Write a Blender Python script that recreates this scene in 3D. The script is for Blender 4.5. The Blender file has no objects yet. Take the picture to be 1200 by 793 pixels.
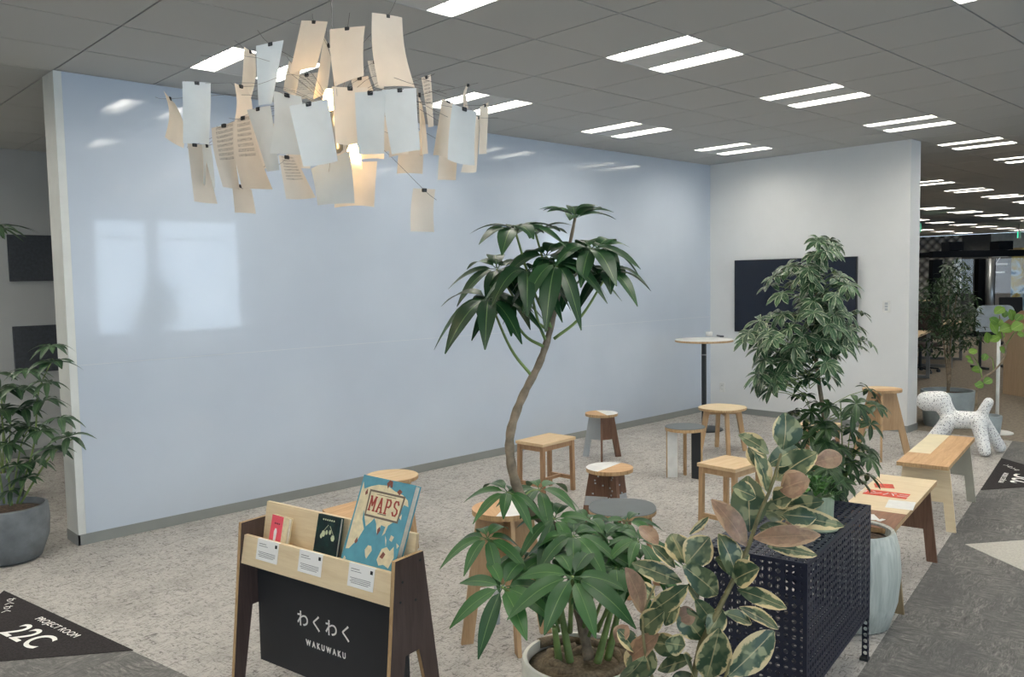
import bpy, bmesh, math, random
import numpy as np
from mathutils import Vector, Matrix
random.seed(7)
PI = math.pi
scene = bpy.context.scene
COL = scene.collection

# ------------------------------------------------------------------ camera
FPX, YAW, PITCH, ROLL, HCAM, HC = 981.0, 0.8085, 0.0698, -0.0183, 1.638, 2.972
def _axes():
    cy, sy, cp, sp = math.cos(YAW), math.sin(YAW), math.cos(PITCH), math.sin(PITCH)
    w = Vector((cy*cp, sy*cp, -sp)); r = Vector((sy, -cy, 0)); u = r.cross(w)
    cr, sr = math.cos(ROLL), math.sin(ROLL)
    return cr*r+sr*u, -sr*r+cr*u, w
CR, CU, CW = _axes()
EYE = Vector((0, 0, HCAM))
cam = bpy.data.cameras.new('camera'); camo = bpy.data.objects.new('camera', cam); COL.objects.link(camo)
cam.sensor_width = 36; cam.sensor_fit = 'HORIZONTAL'; cam.lens = FPX/1200*36; cam.clip_end = 200
M = Matrix.Identity(4)
for i in range(3):
    M[i][0] = CR[i]; M[i][1] = CU[i]; M[i][2] = -CW[i]; M[i][3] = EYE[i]
camo.matrix_world = M
scene.camera = camo

def ray(x, y): return CR*((x-600)/FPX) - CU*((y-396.5)/FPX) + CW
def AD(x, y, d): return EYE + ray(x, y)*d                    # measured place: picture direction + distance
def AZ(x, y, z=0.0):
    d = ray(x, y); return EYE + d*((z-HCAM)/d.z)
A10 = math.radians(10.1)
UU = Vector((math.cos(A10), math.sin(A10), 0)); VV = Vector((-math.sin(A10), math.cos(A10), 0))
def W(u, v, z=0.0): return UU*u + VV*v + Vector((0, 0, z))
def AU(x, y, u):
    d = ray(x, y); return EYE + d*(u/d.dot(UU))

# ------------------------------------------------------------------ materials
def lin(c):
    return tuple((x/255/12.92 if x/255 <= .04045 else ((x/255+.055)/1.055)**2.4) for x in c)
MATS = {}
class NT:
    def __init__(s, name):
        s.m = bpy.data.materials.new(name); s.m.use_nodes = True; s.t = s.m.node_tree; s.t.nodes.clear()
        s.out = s.n('ShaderNodeOutputMaterial')
    def n(s, k, **kw):
        a = s.t.nodes.new(k)
        for q, v in kw.items():
            if q.startswith('i_'):
                key = q[2:].replace('_', ' ')
                a.inputs[key].default_value = v
            else: setattr(a, q, v)
        return a
    def l(s, a, b): s.t.links.new(a, b)
    def val(s, x, sock):
        if hasattr(x, 'is_output') or isinstance(x, bpy.types.NodeSocket): s.l(x, sock)
        else: sock.default_value = x
    def math(s, op, a, b=0.0, clamp=False):
        m = s.n('ShaderNodeMath', operation=op, use_clamp=clamp)
        s.val(a, m.inputs[0]); s.val(b, m.inputs[1]); return m.outputs[0]
    def mix(s, f, a, b, bt='MIX'):
        m = s.n('ShaderNodeMix', data_type='RGBA', blend_type=bt)
        s.val(f, m.inputs[0])
        for x, k in ((a, 6), (b, 7)):
            if isinstance(x, bpy.types.NodeSocket): s.l(x, m.inputs[k])
            else: m.inputs[k].default_value = (*lin(x), 1)
        return m.outputs[2]
    def ramp(s, f, pts, mode='LINEAR'):
        r = s.n('ShaderNodeValToRGB'); r.color_ramp.interpolation = mode
        e = r.color_ramp.elements
        while len(e) < len(pts): e.new(.5)
        for i, (p, c) in enumerate(pts):
            e[i].position = p; e[i].color = (*lin(c), 1) if isinstance(c, tuple) else (c, c, c, 1)
        s.l(f, r.inputs[0]); return r.outputs[0]
    def noise(s, vec, scale, detail=4, rough=.55, dist=0.0):
        n = s.n('ShaderNodeTexNoise'); n.inputs['Scale'].default_value = scale; n.inputs['Detail'].default_value = detail
        n.inputs['Roughness'].default_value = rough; n.inputs['Distortion'].default_value = dist
        if vec is not None: s.l(vec, n.inputs['Vector'])
        return n.outputs['Fac']
    def mapping(s, vec, scale=(1, 1, 1), rot=(0, 0, 0), loc=(0, 0, 0)):
        m = s.n('ShaderNodeMapping'); m.inputs['Scale'].default_value = scale; m.inputs['Rotation'].default_value = rot
        m.inputs['Location'].default_value = loc; s.l(vec, m.inputs['Vector']); return m.outputs[0]
    def coord(s, k='Object'): return s.n('ShaderNodeTexCoord').outputs[k]
    def bsdf(s, col, rough=.6, spec=.5, metal=0.0, bump=None, bs=.2, bd=.01, **kw):
        b = s.n('ShaderNodeBsdfPrincipled')
        if isinstance(col, bpy.types.NodeSocket): s.l(col, b.inputs['Base Color'])
        else: b.inputs['Base Color'].default_value = (*lin(col), 1)
        s.val(rough, b.inputs['Roughness']); b.inputs['Specular IOR Level'].default_value = spec; b.inputs['Metallic'].default_value = metal
        if bump is not None:
            n = s.n('ShaderNodeBump'); n.inputs['Strength'].default_value = bs; n.inputs['Distance'].default_value = bd
            s.l(bump, n.inputs['Height']); s.l(n.outputs[0], b.inputs['Normal'])
        for k, v in kw.items(): b.inputs[k.replace('_', ' ')].default_value = v
        s.l(b.outputs[0], s.out.inputs[0]); return b
def plain(name, col, rough=.6, spec=.5, metal=0.0, var=.06, sc=8.0, bump=0.0):
    t = NT(name); c = t.coord(); f = t.noise(c, sc)
    hi = tuple(min(255, x*(1+var)) for x in col); lo = tuple(x*(1-var) for x in col)
    cc = t.ramp(f, [(.3, lo), (.7, hi)])
    t.bsdf(cc, rough, spec, metal, bump=f if bump else None, bs=bump, bd=.005)
    return t.m
def wood(name, c1, c2, axis='x', rough=.55, sc=1.0, spec=.35):
    t = NT(name); c = t.coord()
    s = {'x': (1.2, 14, 14), 'y': (14, 1.2, 14), 'z': (14, 14, 1.2)}[axis]
    m = t.mapping(c, scale=tuple(q*sc for q in s))
    f = t.noise(m, 3.0, 5, .6, .6); g = t.noise(m, 14.0, 3, .5)
    ff = t.math('ADD', t.math('MULTIPLY', f, .7), t.math('MULTIPLY', g, .3))
    cc = t.ramp(ff, [(.32, c2), (.62, c1)])
    t.bsdf(cc, rough, spec, bump=ff, bs=.08, bd=.003)
    return t.m
def emit(name, col, st):
    t = NT(name); e = t.n('ShaderNodeEmission'); e.inputs[0].default_value = (*lin(col), 1); e.inputs[1].default_value = st
    t.l(e.outputs[0], t.out.inputs[0]); return t.m
def leafmat(name, c1, c2, rough=.38, vein=(120, 150, 90), trans=.18):
    t = NT(name); uv = t.coord('UV'); at = t.n('ShaderNodeAttribute'); at.attribute_name = 'rnd'
    sx = t.n('ShaderNodeSeparateXYZ'); t.l(uv, sx.inputs[0])
    base = t.mix(at.outputs['Fac'], c1, c2)
    d = t.math('ABSOLUTE', t.math('SUBTRACT', sx.outputs[0], .5))
    v = t.math('LESS_THAN', d, .022)
    col = t.mix(t.math('MULTIPLY', v, .6), base, vein)
    b = t.bsdf(col, rough, .45)
    tr = t.n('ShaderNodeBsdfTranslucent'); t.l(col, tr.inputs[0])
    mx = t.n('ShaderNodeMixShader'); mx.inputs[0].default_value = trans
    t.l(b.outputs[0], mx.inputs[1]); t.l(tr.outputs[0], mx.inputs[2]); t.l(mx.outputs[0], t.out.inputs[0])
    return t.m
def varieg(name, c1, c2, edge, patch, back=None, mw=.13, big=False):
    t = NT(name); uv = t.coord('UV'); at = t.n('ShaderNodeAttribute'); at.attribute_name = 'rnd'
    sx = t.n('ShaderNodeSeparateXYZ'); t.l(uv, sx.inputs[0])
    d = t.math('ABSOLUTE', t.math('SUBTRACT', sx.outputs[0], .5))
    ob = t.coord(); n1 = t.noise(ob, 45, 3, .6); n2 = t.noise(ob, 22, 2, .5)
    f = t.math('ADD', d, t.math('MULTIPLY', t.math('SUBTRACT', n1, .5), .42))
    if big: f = t.math('ADD', f, t.math('MULTIPLY', t.math('SUBTRACT', t.noise(ob, 9, 2), .56), 1.1))
    edgef = t.ramp(f, [(.5-mw-.02, 0.0), (.5-mw+.03, 1.0)])
    green = t.mix(t.ramp(n2, [(.45, 0.0), (.55, 1.0)]), c1, c2)
    green = t.mix(t.ramp(t.noise(ob, 30, 1), [(.56, 0.0), (.62, 1.0)]), green, patch)
    col = t.mix(edgef, green, edge)
    vein = t.math('LESS_THAN', d, .02)
    col = t.mix(t.math('MULTIPLY', vein, .5), col, edge)
    if back:
        r2 = t.math('GREATER_THAN', at.outputs['Fac'], .63)
        pk = t.mix(t.ramp(n1, [(.4, 0.0), (.7, 1.0)]), back, tuple(x*.8 for x in back))
        col = t.mix(t.math('MULTIPLY', r2, .75), col, pk)
    b = t.bsdf(col, .36, .45)
    tr = t.n('ShaderNodeBsdfTranslucent'); t.l(col, tr.inputs[0])
    mx = t.n('ShaderNodeMixShader'); mx.inputs[0].default_value = .15
    t.l(b.outputs[0], mx.inputs[1]); t.l(tr.outputs[0], mx.inputs[2]); t.l(mx.outputs[0], t.out.inputs[0])
    return t.m

birch_x = wood('birch plywood', (216, 190, 152), (200, 170, 130), 'x')
birch_z = wood('birch plywood upright', (190, 160, 124), (170, 138, 102), 'z')
pale_x = wood('pale maple plywood', (226, 208, 174), (214, 192, 156), 'y')
olive_z = wood('greyed oak plywood', (158, 138, 106), (132, 112, 84), 'z')
oak_z = wood('oak legs', (172, 138, 106), (150, 116, 86), 'z')
honey_x = wood('honey plywood', (206, 168, 124), (182, 142, 100), 'x')
walnut_z = wood('walnut veneer', (122, 92, 74), (96, 70, 56), 'z')
walnut_x = wood('walnut veneer flat', (150, 108, 82), (124, 88, 66), 'x')
dark_panel = wood('dark brown stained plywood', (84, 70, 66), (68, 55, 52), 'z', rough=.45)
edge_ply = wood('plywood edge', (196, 166, 124), (150, 116, 80), 'z', sc=2.5)
white_lam = plain('white laminate', (222, 222, 218), .45)
grey_lam = plain('grey laminate', (92, 98, 100), .5, var=.03)
pgrey_lam = plain('pale grey laminate', (172, 178, 182), .5, var=.03)
black_lam = plain('black laminate', (38, 42, 48), .5, var=.03)
cream_lam = plain('cream laminate', (226, 214, 180), .5, var=.03)
black_metal = plain('black painted metal', (24, 32, 36), .45, var=.05)
navy_metal = plain('navy powder coated steel', (22, 27, 46), .4, var=.05)
chrome = plain('brushed steel', (150, 152, 152), .35, metal=.8)
concrete = plain('grey concrete', (108, 113, 116), .8, var=.10, sc=12, bump=.15)
concrete_l = plain('pale grey glazed concrete', (150, 160, 162), .7, var=.05, sc=12, bump=.1)
soil = plain('soil', (74, 60, 48), .95, var=.35, sc=60, bump=.8)
trunk_m = plain('grey brown bark', (124, 110, 92), .85, var=.2, sc=30, bump=.5)
stem_g = plain('green stem', (112, 132, 74), .6, var=.15, sc=20)
burlap = plain('burlap', (112, 98, 78), .95, var=.2, sc=90, bump=.6)
sch_leaf = leafmat('umbrella tree leaf', (26, 58, 34), (40, 78, 42))
sch_low = leafmat('umbrella tree low leaf', (34, 72, 40), (60, 104, 52))
left_leaf = leafmat('left plant leaf', (38, 64, 42), (62, 88, 58))
dark_leaf = leafmat('dark small leaf', (28, 56, 30), (54, 82, 44))
oliv_leaf = leafmat('office tree leaf', (32, 52, 32), (52, 76, 46))
fig_leaf = leafmat('round fig leaf', (84, 122, 44), (118, 152, 62), vein=(170, 190, 110))
arb_leaf = varieg('dwarf umbrella leaf', (32, 66, 38), (48, 82, 50), (188, 198, 164), (78, 106, 70), mw=.07)
rub_leaf = varieg('variegated rubber leaf', (56, 78, 56), (94, 106, 76), (208, 190, 144), (138, 144, 108), back=(164, 124, 102), big=True)
rub_stem = plain('rubber plant stem', (110, 104, 70), .6, var=.2, sc=30)
white_pot = plain('white glazed pot', (218, 216, 204), .5, var=.04, sc=14)

def mk_whiteboard():
    t = NT('glossy whiteboard'); c = t.coord(); sp = t.n('ShaderNodeSeparateXYZ'); t.l(c, sp.inputs[0])
    n = t.noise(c, 1.2, 3)
    col = t.ramp(n, [(.3, (190, 200, 213)), (.7, (197, 207, 219))])
    b = t.bsdf(col, .12, .35, bump=t.noise(c, 2.5, 2), bs=.012, bd=.02)
    b.inputs['Coat Weight'].default_value = .75; b.inputs['Coat Roughness'].default_value = .03
    return t.m
whiteboard_m = mk_whiteboard()
wall_m = plain('white painted wall', (226, 227, 226), .85, var=.01, sc=3)
wall_g = plain('grey painted wall', (186, 188, 187), .85, var=.01, sc=3)
skirt_m = plain('grey vinyl skirting', (138, 141, 138), .6, var=.02)
trim_m = plain('white aluminium trim', (214, 216, 212), .45, var=.02)
def mk_ceil():
    t = NT('mineral fibre ceiling tile'); c = t.coord()
    n = t.noise(c, 260, 2, .7); m = t.noise(c, .9, 2)
    col = t.mix(t.math('MULTIPLY', n, .35), (192, 193, 191), (172, 173, 172))
    t.bsdf(col, .95, .1, bump=n, bs=.15, bd=.002); return t.m
ceil_m = mk_ceil()
gap_m = plain('dark ceiling joint', (40, 41, 41), .9)
def mk_floor():
    t = NT('loop pile carpet'); c = t.coord()
    r = t.mapping(c, rot=(0, 0, -A10)); sp = t.n('ShaderNodeSeparateXYZ'); t.l(r, sp.inputs[0])
    so = t.n('ShaderNodeSeparateXYZ'); t.l(c, so.inputs[0])
    u, v = sp.outputs[0], sp.outputs[1]
    fine = t.noise(c, 420, 2, .7)
    # light zone: broken dark streaks
    wob = t.noise(c, 5.0, 3)
    st = t.noise(t.mapping(r, scale=(12, 40, 1), rot=(0, 0, .5)), 1.5, 6, .72, 1.5)
    st2 = t.noise(t.mapping(r, scale=(38, 13, 1), rot=(0, 0, .4)), 1.5, 6, .72, 1.5)
    s = t.math('MINIMUM', st, st2)
    lm = t.ramp(s, [(.30, (84, 81, 79)), (.39, (134, 131, 127)), (.455, (186, 182, 176)), (.7, (210, 206, 200))])
    patch = t.noise(r, 3.0, 4, .6)
    lm = t.mix(t.math('MULTIPLY', t.ramp(patch, [(.5, 0.0), (.66, 1.0)]), .28), lm, (120, 116, 111))
    light = t.mix(t.math('MULTIPLY', fine, .35), lm, (146, 142, 137))
    # walkway: coarse strokes that change direction from tile to tile
    ck = t.n('ShaderNodeTexChecker'); ck.inputs['Scale'].default_value = 2.0; t.l(r, ck.inputs[0])
    a1 = t.noise(t.mapping(r, scale=(8, 34, 1), rot=(0, 0, .7)), 1.5, 7, .78, 1.2)
    a2 = t.noise(t.mapping(r, scale=(34, 8, 1), rot=(0, 0, .7)), 1.5, 7, .78, 1.2)
    am = t.n('ShaderNodeMix', data_type='FLOAT'); t.l(t.ramp(wob, [(.44, 0.0), (.56, 1.0)]), am.inputs[0]); t.l(a1, am.inputs[2]); t.l(a2, am.inputs[3])
    dm = t.ramp(am.outputs[0], [(.34, (84, 83, 82)), (.5, (116, 115, 112)), (.64, (160, 158, 152))])
    big = t.noise(t.mapping(r, scale=(1.2, 3, 1)), 1.5, 3)
    dm = t.mix(t.ramp(big, [(.4, 0.0), (.65, .6)]), dm, (96, 96, 96))
    dark = t.mix(t.math('MULTIPLY', fine, .35), dm, (112, 110, 107))
    office = t.mix(t.ramp(t.noise(c, 24, 5, .7), [(.35, 0.0), (.65, 1.0)]), (124, 115, 104), (152, 142, 128))
    z = t.math('MULTIPLY', t.math('GREATER_THAN', u, 1.935), t.math('GREATER_THAN', v, .838))
    z = t.math('MAXIMUM', z, t.math('GREATER_THAN', v, 4.6))
    col = t.mix(z, dark, light)
    col = t.mix(t.math('GREATER_THAN', so.outputs[0], 9.0), col, office)
    col = t.mix(.0, col, col)
    t.bsdf(col, .97, .1, bump=t.math('ADD', fine, s), bs=.5, bd=.004); return t.m
floor_m = mk_floor()
sign_dark = plain('charcoal carpet inlay', (56, 53, 53), .97, .1, var=.16, sc=120, bump=.4)
sign_light = plain('off white carpet inlay', (186, 183, 174), .97, .1, var=.06, sc=90, bump=.4)
letter_m = plain('white lettering', (246, 244, 238), .8, var=.02)

# ------------------------------------------------------------------ mesh helpers
class MB:
    def __init__(s): s.v = []; s.f = []; s.uv = []; s.r = []; s.mi = []; s.cur = 0
    def add(s, vs, fs, uvs=None, rnd=0.0):
        o = len(s.v); s.v += [tuple(p) for p in vs]
        for f in fs: s.f.append(tuple(o+i for i in f)); s.mi.append(s.cur)
        s.uv += uvs if uvs else [(0, 0)]*len(vs); s.r += [rnd]*len(vs)
    def box(s, c, d, rot=None, taper=None):
        hx, hy, hz = d[0]/2, d[1]/2, d[2]/2
        vs = [Vector((x*hx, y*hy, z*hz)) for z in (-1, 1) for y in (-1, 1) for x in (-1, 1)]
        if rot is not None: vs = [rot @ p for p in vs]
        c = Vector(c); vs = [p+c for p in vs]
        s.add(vs, [(0, 2, 3, 1), (4, 5, 7, 6), (0, 1, 5, 4), (2, 6, 7, 3), (0, 4, 6, 2), (1, 3, 7, 5)])
    def bar(s, a, b, w, h=None, up=(0, 0, 1)):
        a, b = Vector(a), Vector(b); d = (b-a); L = d.length; d.normalize(); h = h or w
        x = d.cross(Vector(up));
        if x.length < 1e-4: x = d.cross(Vector((1, 0, 0)))
        x.normalize(); y = x.cross(d)
        vs = [p + x*sx*w/2 + y*sy*h/2 for p in (a, b) for sx, sy in ((-1, -1), (1, -1), (1, 1), (-1, 1))]
        s.add(vs, [(0, 1, 2, 3), (7, 6, 5, 4), (0, 4, 5, 1), (1, 5, 6, 2), (2, 6, 7, 3), (3, 7, 4, 0)])
    def prism(s, pts, o, ex, ey, ez, t):
        """polygon pts (2D, ccw) in plane ex,ey at o, extruded by t along ez (centred)"""
        o, ex, ey, ez = Vector(o), Vector(ex), Vector(ey), Vector(ez); n = len(pts)
        A = [o+ex*x+ey*y-ez*t/2 for x, y in pts]; B = [p+ez*t for p in A]
        s.add(A+B, [tuple(range(n-1, -1, -1)), tuple(range(n, 2*n))]+[(i, (i+1) % n, n+(i+1) % n, n+i) for i in range(n)])
    def tube(s, pts, rad, n=8, caps=True):
        pts = [Vector(p) for p in pts]; m = len(pts)
        rr = rad if hasattr(rad, '__len__') else [rad]*m
        vs = []; ref = None
        for i, p in enumerate(pts):
            d = (pts[min(i+1, m-1)]-pts[max(i-1, 0)]).normalized()
            if ref is None: ref = d.orthogonal().normalized()
            ref = (ref - d*ref.dot(d))
            ref = ref.normalized() if ref.length > 1e-6 else d.orthogonal().normalized()
            b = d.cross(ref)
            for k in range(n):
                a = 2*PI*k/n; vs.append(p+(ref*math.cos(a)+b*math.sin(a))*rr[i])
        fs = [(i*n+k, i*n+(k+1) % n, (i+1)*n+(k+1) % n, (i+1)*n+k) for i in range(m-1) for k in range(n)]
        if caps: fs += [tuple(range(n-1, -1, -1)), tuple(range((m-1)*n, m*n))]
        s.add(vs, fs)
    def lathe(s, prof, c=(0, 0, 0), n=40, sup=None, sx=1, sy=1):
        """profile (r,z) revolved; sup = exponent of a superellipse outline"""
        c = Vector(c); vs = []
        for r, z in prof:
            for k in range(n):
                a = 2*PI*k/n; ca, sa = math.cos(a), math.sin(a); q = 1
                if sup: q = (abs(ca)**sup+abs(sa)**sup)**(-1/sup)
                vs.append(c+Vector((r*q*ca*sx, r*q*sa*sy, z)))
        m = len(prof)
        fs = [(i*n+k, i*n+(k+1) % n, (i+1)*n+(k+1) % n, (i+1)*n+k) for i in range(m-1) for k in range(n)]
        if prof[0][0] > 1e-5: fs.append(tuple(range(n-1, -1, -1)))
        if prof[-1][0] > 1e-5: fs.append(tuple(range((m-1)*n, m*n)))
        s.add(vs, fs)
    def leaf(s, base, tip, width, nrm, bow=.12, fold=.18, n=7, peak=.45, rnd=None, sharp=1.0, droop=0.0, wav=0.0, stalk=0.0):
        base, tip, nrm = Vector(base), Vector(tip), Vector(nrm)
        d = tip-base; L = d.length
        if L < 1e-5: return
        d.normalize(); side = d.cross(nrm)
        if side.length < 1e-4: side = d.orthogonal()
        side.normalize(); up = side.cross(d)
        vs = []; uvs = []; fs = []
        for i in range(n+1):
            t = i/n
            c = base+d*(L*t)+up*(bow*L*math.sin(PI*t)) + Vector((0, 0, -droop*L*t*t))
            if t < peak: w = math.sin(PI/2*(t/peak))**.8
            else: w = math.cos(PI/2*((t-peak)/(1-peak)))**sharp
            if stalk and t < stalk: w = .0
            w = max(w, .07)*width/2
            for j, q in enumerate((-1, -.5, 0, .5, 1)):
                vs.append(c+side*(w*q)+up*(abs(q)*fold*w + wav*w*math.sin(t*9+q*2)*abs(q)))
                uvs.append(((q+1)/2, t))
        for i in range(n):
            for j in range(4):
                a = i*5+j; fs.append((a, a+1, a+6, a+5))
        s.add(vs, fs, uvs, random.random() if rnd is None else rnd)
    def build(s, name, mats, parent=None, smooth=False, bevel=0.0, loc=None):
        me = bpy.data.meshes.new(name); me.from_pydata(s.v, [], s.f)
        if not isinstance(mats, (list, tuple)): mats = [mats]
        for m in mats: me.materials.append(m)
        if len(mats) > 1: me.polygons.foreach_set('material_index', s.mi)
        if any(u != (0, 0) for u in s.uv):
            ul = me.uv_layers.new(name='UVMap'); li = np.zeros(len(me.loops), np.int32); me.loops.foreach_get('vertex_index', li)
            ul.data.foreach_set('uv', np.array(s.uv, np.float32)[li].ravel())
            at = me.attributes.new('rnd', 'FLOAT', 'POINT'); at.data.foreach_set('value', np.array(s.r, np.float32))
        if smooth: me.polygons.foreach_set('use_smooth', [True]*len(me.polygons))
        me.update()
        o = bpy.data.objects.new(name, me); COL.objects.link(o)
        if parent is not None: o.parent = parent
        if loc is not None: o.location = loc
        if bevel:
            b = o.modifiers.new('bevel', 'BEVEL'); b.width = bevel; b.segments = 2; b.limit_method = 'ANGLE'; b.angle_limit = math.radians(40)
            if smooth is False and False: pass
        return o
def shade_auto(o, ang=35):
    me = o.data; me.polygons.foreach_set('use_smooth', [True]*len(me.polygons))
    bm = bmesh.new(); bm.from_mesh(me)
    for e in bm.edges:
        if len(e.link_faces) == 2 and e.calc_face_angle(0) > math.radians(ang): e.smooth = False
    bm.to_mesh(me); bm.free(); return o
def tag(o, label, cat, group=None):
    o['label'] = label; o['category'] = cat
    if group: o['group'] = group
    return o
def thing(name, label, cat, loc=(0, 0, 0), rz=0.0, group=None):
    o = bpy.data.objects.new(name, None); COL.objects.link(o); o.location = loc; o.rotation_euler = (0, 0, rz)
    o.empty_display_size = .05
    return tag(o, label, cat, group)
def struct(o): o['kind'] = 'structure'; return o
def sbox(name, x0, x1, y0, y1, z0, z1, mat, bevel=0.0):
    m = MB(); m.box(((x0+x1)/2, (y0+y1)/2, (z0+z1)/2), (x1-x0, y1-y0, z1-z0)); return struct(m.build(name, mat, bevel=bevel))
def copy_tree(o, parent=None):
    c = o.copy(); COL.objects.link(c)
    if parent is not None: c.parent = parent
    for ch in list(o.children): copy_tree(ch, c)
    return c
def textmesh(name, body, size, mat, parent, mat4, extrude=.0006, spacing=1.0, align='CENTER', offset=0.0):
    cu = bpy.data.curves.new(name, 'FONT'); cu.body = body; cu.size = size; cu.extrude = extrude; cu.space_character = spacing
    cu.align_x = align; cu.align_y = 'CENTER'; cu.offset = offset
    o = bpy.data.objects.new(name, cu); COL.objects.link(o)
    dg = bpy.context.evaluated_depsgraph_get(); me = bpy.data.meshes.new_from_object(o.evaluated_get(dg))
    bpy.data.objects.remove(o); bpy.data.curves.remove(cu)
    me.materials.clear(); me.materials.append(mat); me.name = name
    q = bpy.data.objects.new(name, me); COL.objects.link(q)
    if parent is not None: q.parent = parent
    q.matrix_local = mat4; return q
def basis(o, ex, ey, ez):
    m = Matrix.Identity(4)
    for i in range(3): m[i][0] = ex[i]; m[i][1] = ey[i]; m[i][2] = ez[i]; m[i][3] = o[i]
    return m
X, Y, Zv = Vector((1, 0, 0)), Vector((0, 1, 0)), Vector((0, 0, 1))

# ------------------------------------------------------------------ room shell
YW, XW, YE, XL = 5.71, 8.79, 3.36, 1.61
XF, YB, YFAR = 33.0, -4.0, 18.0
m = MB(); m.box((14, 7, -.05), (48, 26, .1)); struct(m.build('floor', floor_m))
m = MB(); m.box(((XL+XW+.25)/2, YW+.10, HC/2), (XW+.25-XL, .20, HC)); struct(m.build('wall_back', wall_m))
# whiteboard sheet covering the wall, in three courses with fine joints
m = MB()
for (z0, z1) in ((.07, 1.148), (1.15, 2.968)):
    m.box(((XL+.035+XW)/2, YW-.0062, (z0+z1)/2), (XW-XL-.037, .010, z1-z0))
wb = m.build('whiteboard', whiteboard_m); tag(wb, 'huge glossy white writing board covering the whole long partition', 'whiteboard')
sbox('trim_1', XL-.012, XL+.035, YW-.014, YW+.0, .07, HC-.004, trim_m)
sbox('trim_2', XL-.012, XL-.0005, YW+.001, YW+.21, .07, HC-.004, trim_m)
sbox('baseboard_back', XL-.014, XW, YW-.012, YW, 0, .07, skirt_m)
sbox('baseboard_left', XL-.016, XL, YW-.012, YW+.212, 0, .07, skirt_m)
sbox('wall_right', XW, XW+.25, YE, YW, 0, HC, wall_m)
sbox('baseboard_right', XW-.008, XW, YE-.008, YW-.012, 0, .07, skirt_m)
sbox('baseboard_end', XW-.008, XW+.258, YE-.008, YE, 0, .07, skirt_m)
# corridor behind the partition
sbox('wall_corridor', -9.5, 14, 9.15, 9.3, 0, HC, wall_g)
sbox('baseboard_corridor', -9.5, 14, 9.142, 9.15, 0, .07, skirt_m)
# the far office
sbox('wall_left', -9.6, -9.5, YB, 9.3, 0, HC, wall_m)
def mk_pat():
    t = NT('embossed diamond wall covering'); c = t.coord()
    v = t.n('ShaderNodeTexVoronoi'); v.inputs['Scale'].default_value = 1.0; v.inputs['Randomness'].default_value = 0.15
    t.l(t.mapping(c, scale=(1, 4.2, 4.2), rot=(0.78, 0, 0)), v.inputs['Vector'])
    col = t.ramp(v.outputs['Distance'], [(.1, (235, 235, 230)), (.6, (110, 110, 110))])
    t.bsdf(col, .5, bump=v.outputs['Distance'], bs=.8, bd=.2); return t.m
pat_m = mk_pat()
yA = AZ(1127, 300, 0)  # unused helper point
def YatX(px, Xp): d = ray(px, 300); return (EYE+d*(Xp/d.x)).y
sbox('wall_far_1', XF, XF+.2, YatX(1127, XF), YFAR+2, 0, HC, pat_m)
sbox('wall_far_2', XF, XF+.2, YatX(1161, XF), YatX(1127, XF), 0, HC, plain('dark grey wall', (84, 86, 88), .8))
sbox('wall_far_3', XF, XF+.2, -6, YatX(1161, XF), 0, HC, plain('pale blue grey wall', (186, 194, 198), .8))
sbox('wall_north', 14, XF, YFAR, YFAR+.2, 0, HC, wall_g)
sbox('wall_north_return', 13.9, 14.0, 9.3, YFAR+.2, 0, HC, wall_g)
# window side behind the camera; those left of the reflected pair added for daylight
glass = NT('window glass')
g1 = glass.n('ShaderNodeBsdfTransparent'); g2 = glass.n('ShaderNodeBsdfGlossy'); g2.inputs['Roughness'].default_value = .02
gm = glass.n('ShaderNodeMixShader'); gm.inputs[0].default_value = .025
glass.l(g1.outputs[0], gm.inputs[1]); glass.l(g2.outputs[0], gm.inputs[2]); glass.l(gm.outputs[0], glass.out.inputs[0])
glass_m = glass.m
wins = [(-7.6, -6.0), (-5.8, -4.2), (-4.0, -2.4), (-2.2, -.6), (-.4, 1.2), (1.4, 2.9), (3.05, 4.35), (4.81, 5.74), (5.88, 7.5),
        (16, 19), (19.3, 22.3), (24, 27)]
ZS, ZT = .78, 2.86
xs = [-9.5] + [q for w in wins for q in w] + [XF]
m = MB()
for i in range(0, len(xs), 2): m.box(((xs[i]+xs[i+1])/2, YB-.1, HC/2), (xs[i+1]-xs[i], .2, HC))
for a, b in wins:
    m.box(((a+b)/2, YB-.1, ZS/2), (b-a, .2, ZS)); m.box(((a+b)/2, YB-.1, (ZT+HC)/2), (b-a, .2, HC-ZT))
struct(m.build('wall_front', wall_m))
for i, (a, b) in enumerate(wins):
    m = MB()
    for x in (a+.02, b-.02): m.box((x, YB-.06, (ZS+ZT)/2), (.04, .06, ZT-ZS))
    for z in (ZS+.02, 2.5, ZT-.02): m.box(((a+b)/2, YB-.06, z), (b-a-.08, .06, .04))
    fr = struct(m.build('window_%d' % (i+1), black_metal))
    m = MB(); m.box(((a+b)/2, YB-.06, (ZS+ZT)/2), (b-a-.06, .008, ZT-ZS-.06)); m.build('pane', glass_m, fr)
    li = bpy.data.lights.new('window_portal', 'AREA'); li.shape = 'RECTANGLE'; li.size = b-a; li.size_y = ZT-ZS
    li.cycles.is_portal = True
    lo = bpy.data.objects.new('window_portal', li); COL.objects.link(lo); lo.location = ((a+b)/2, YB-.12, (ZS+ZT)/2); lo.rotation_euler = (PI/2, 0, 0)

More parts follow.
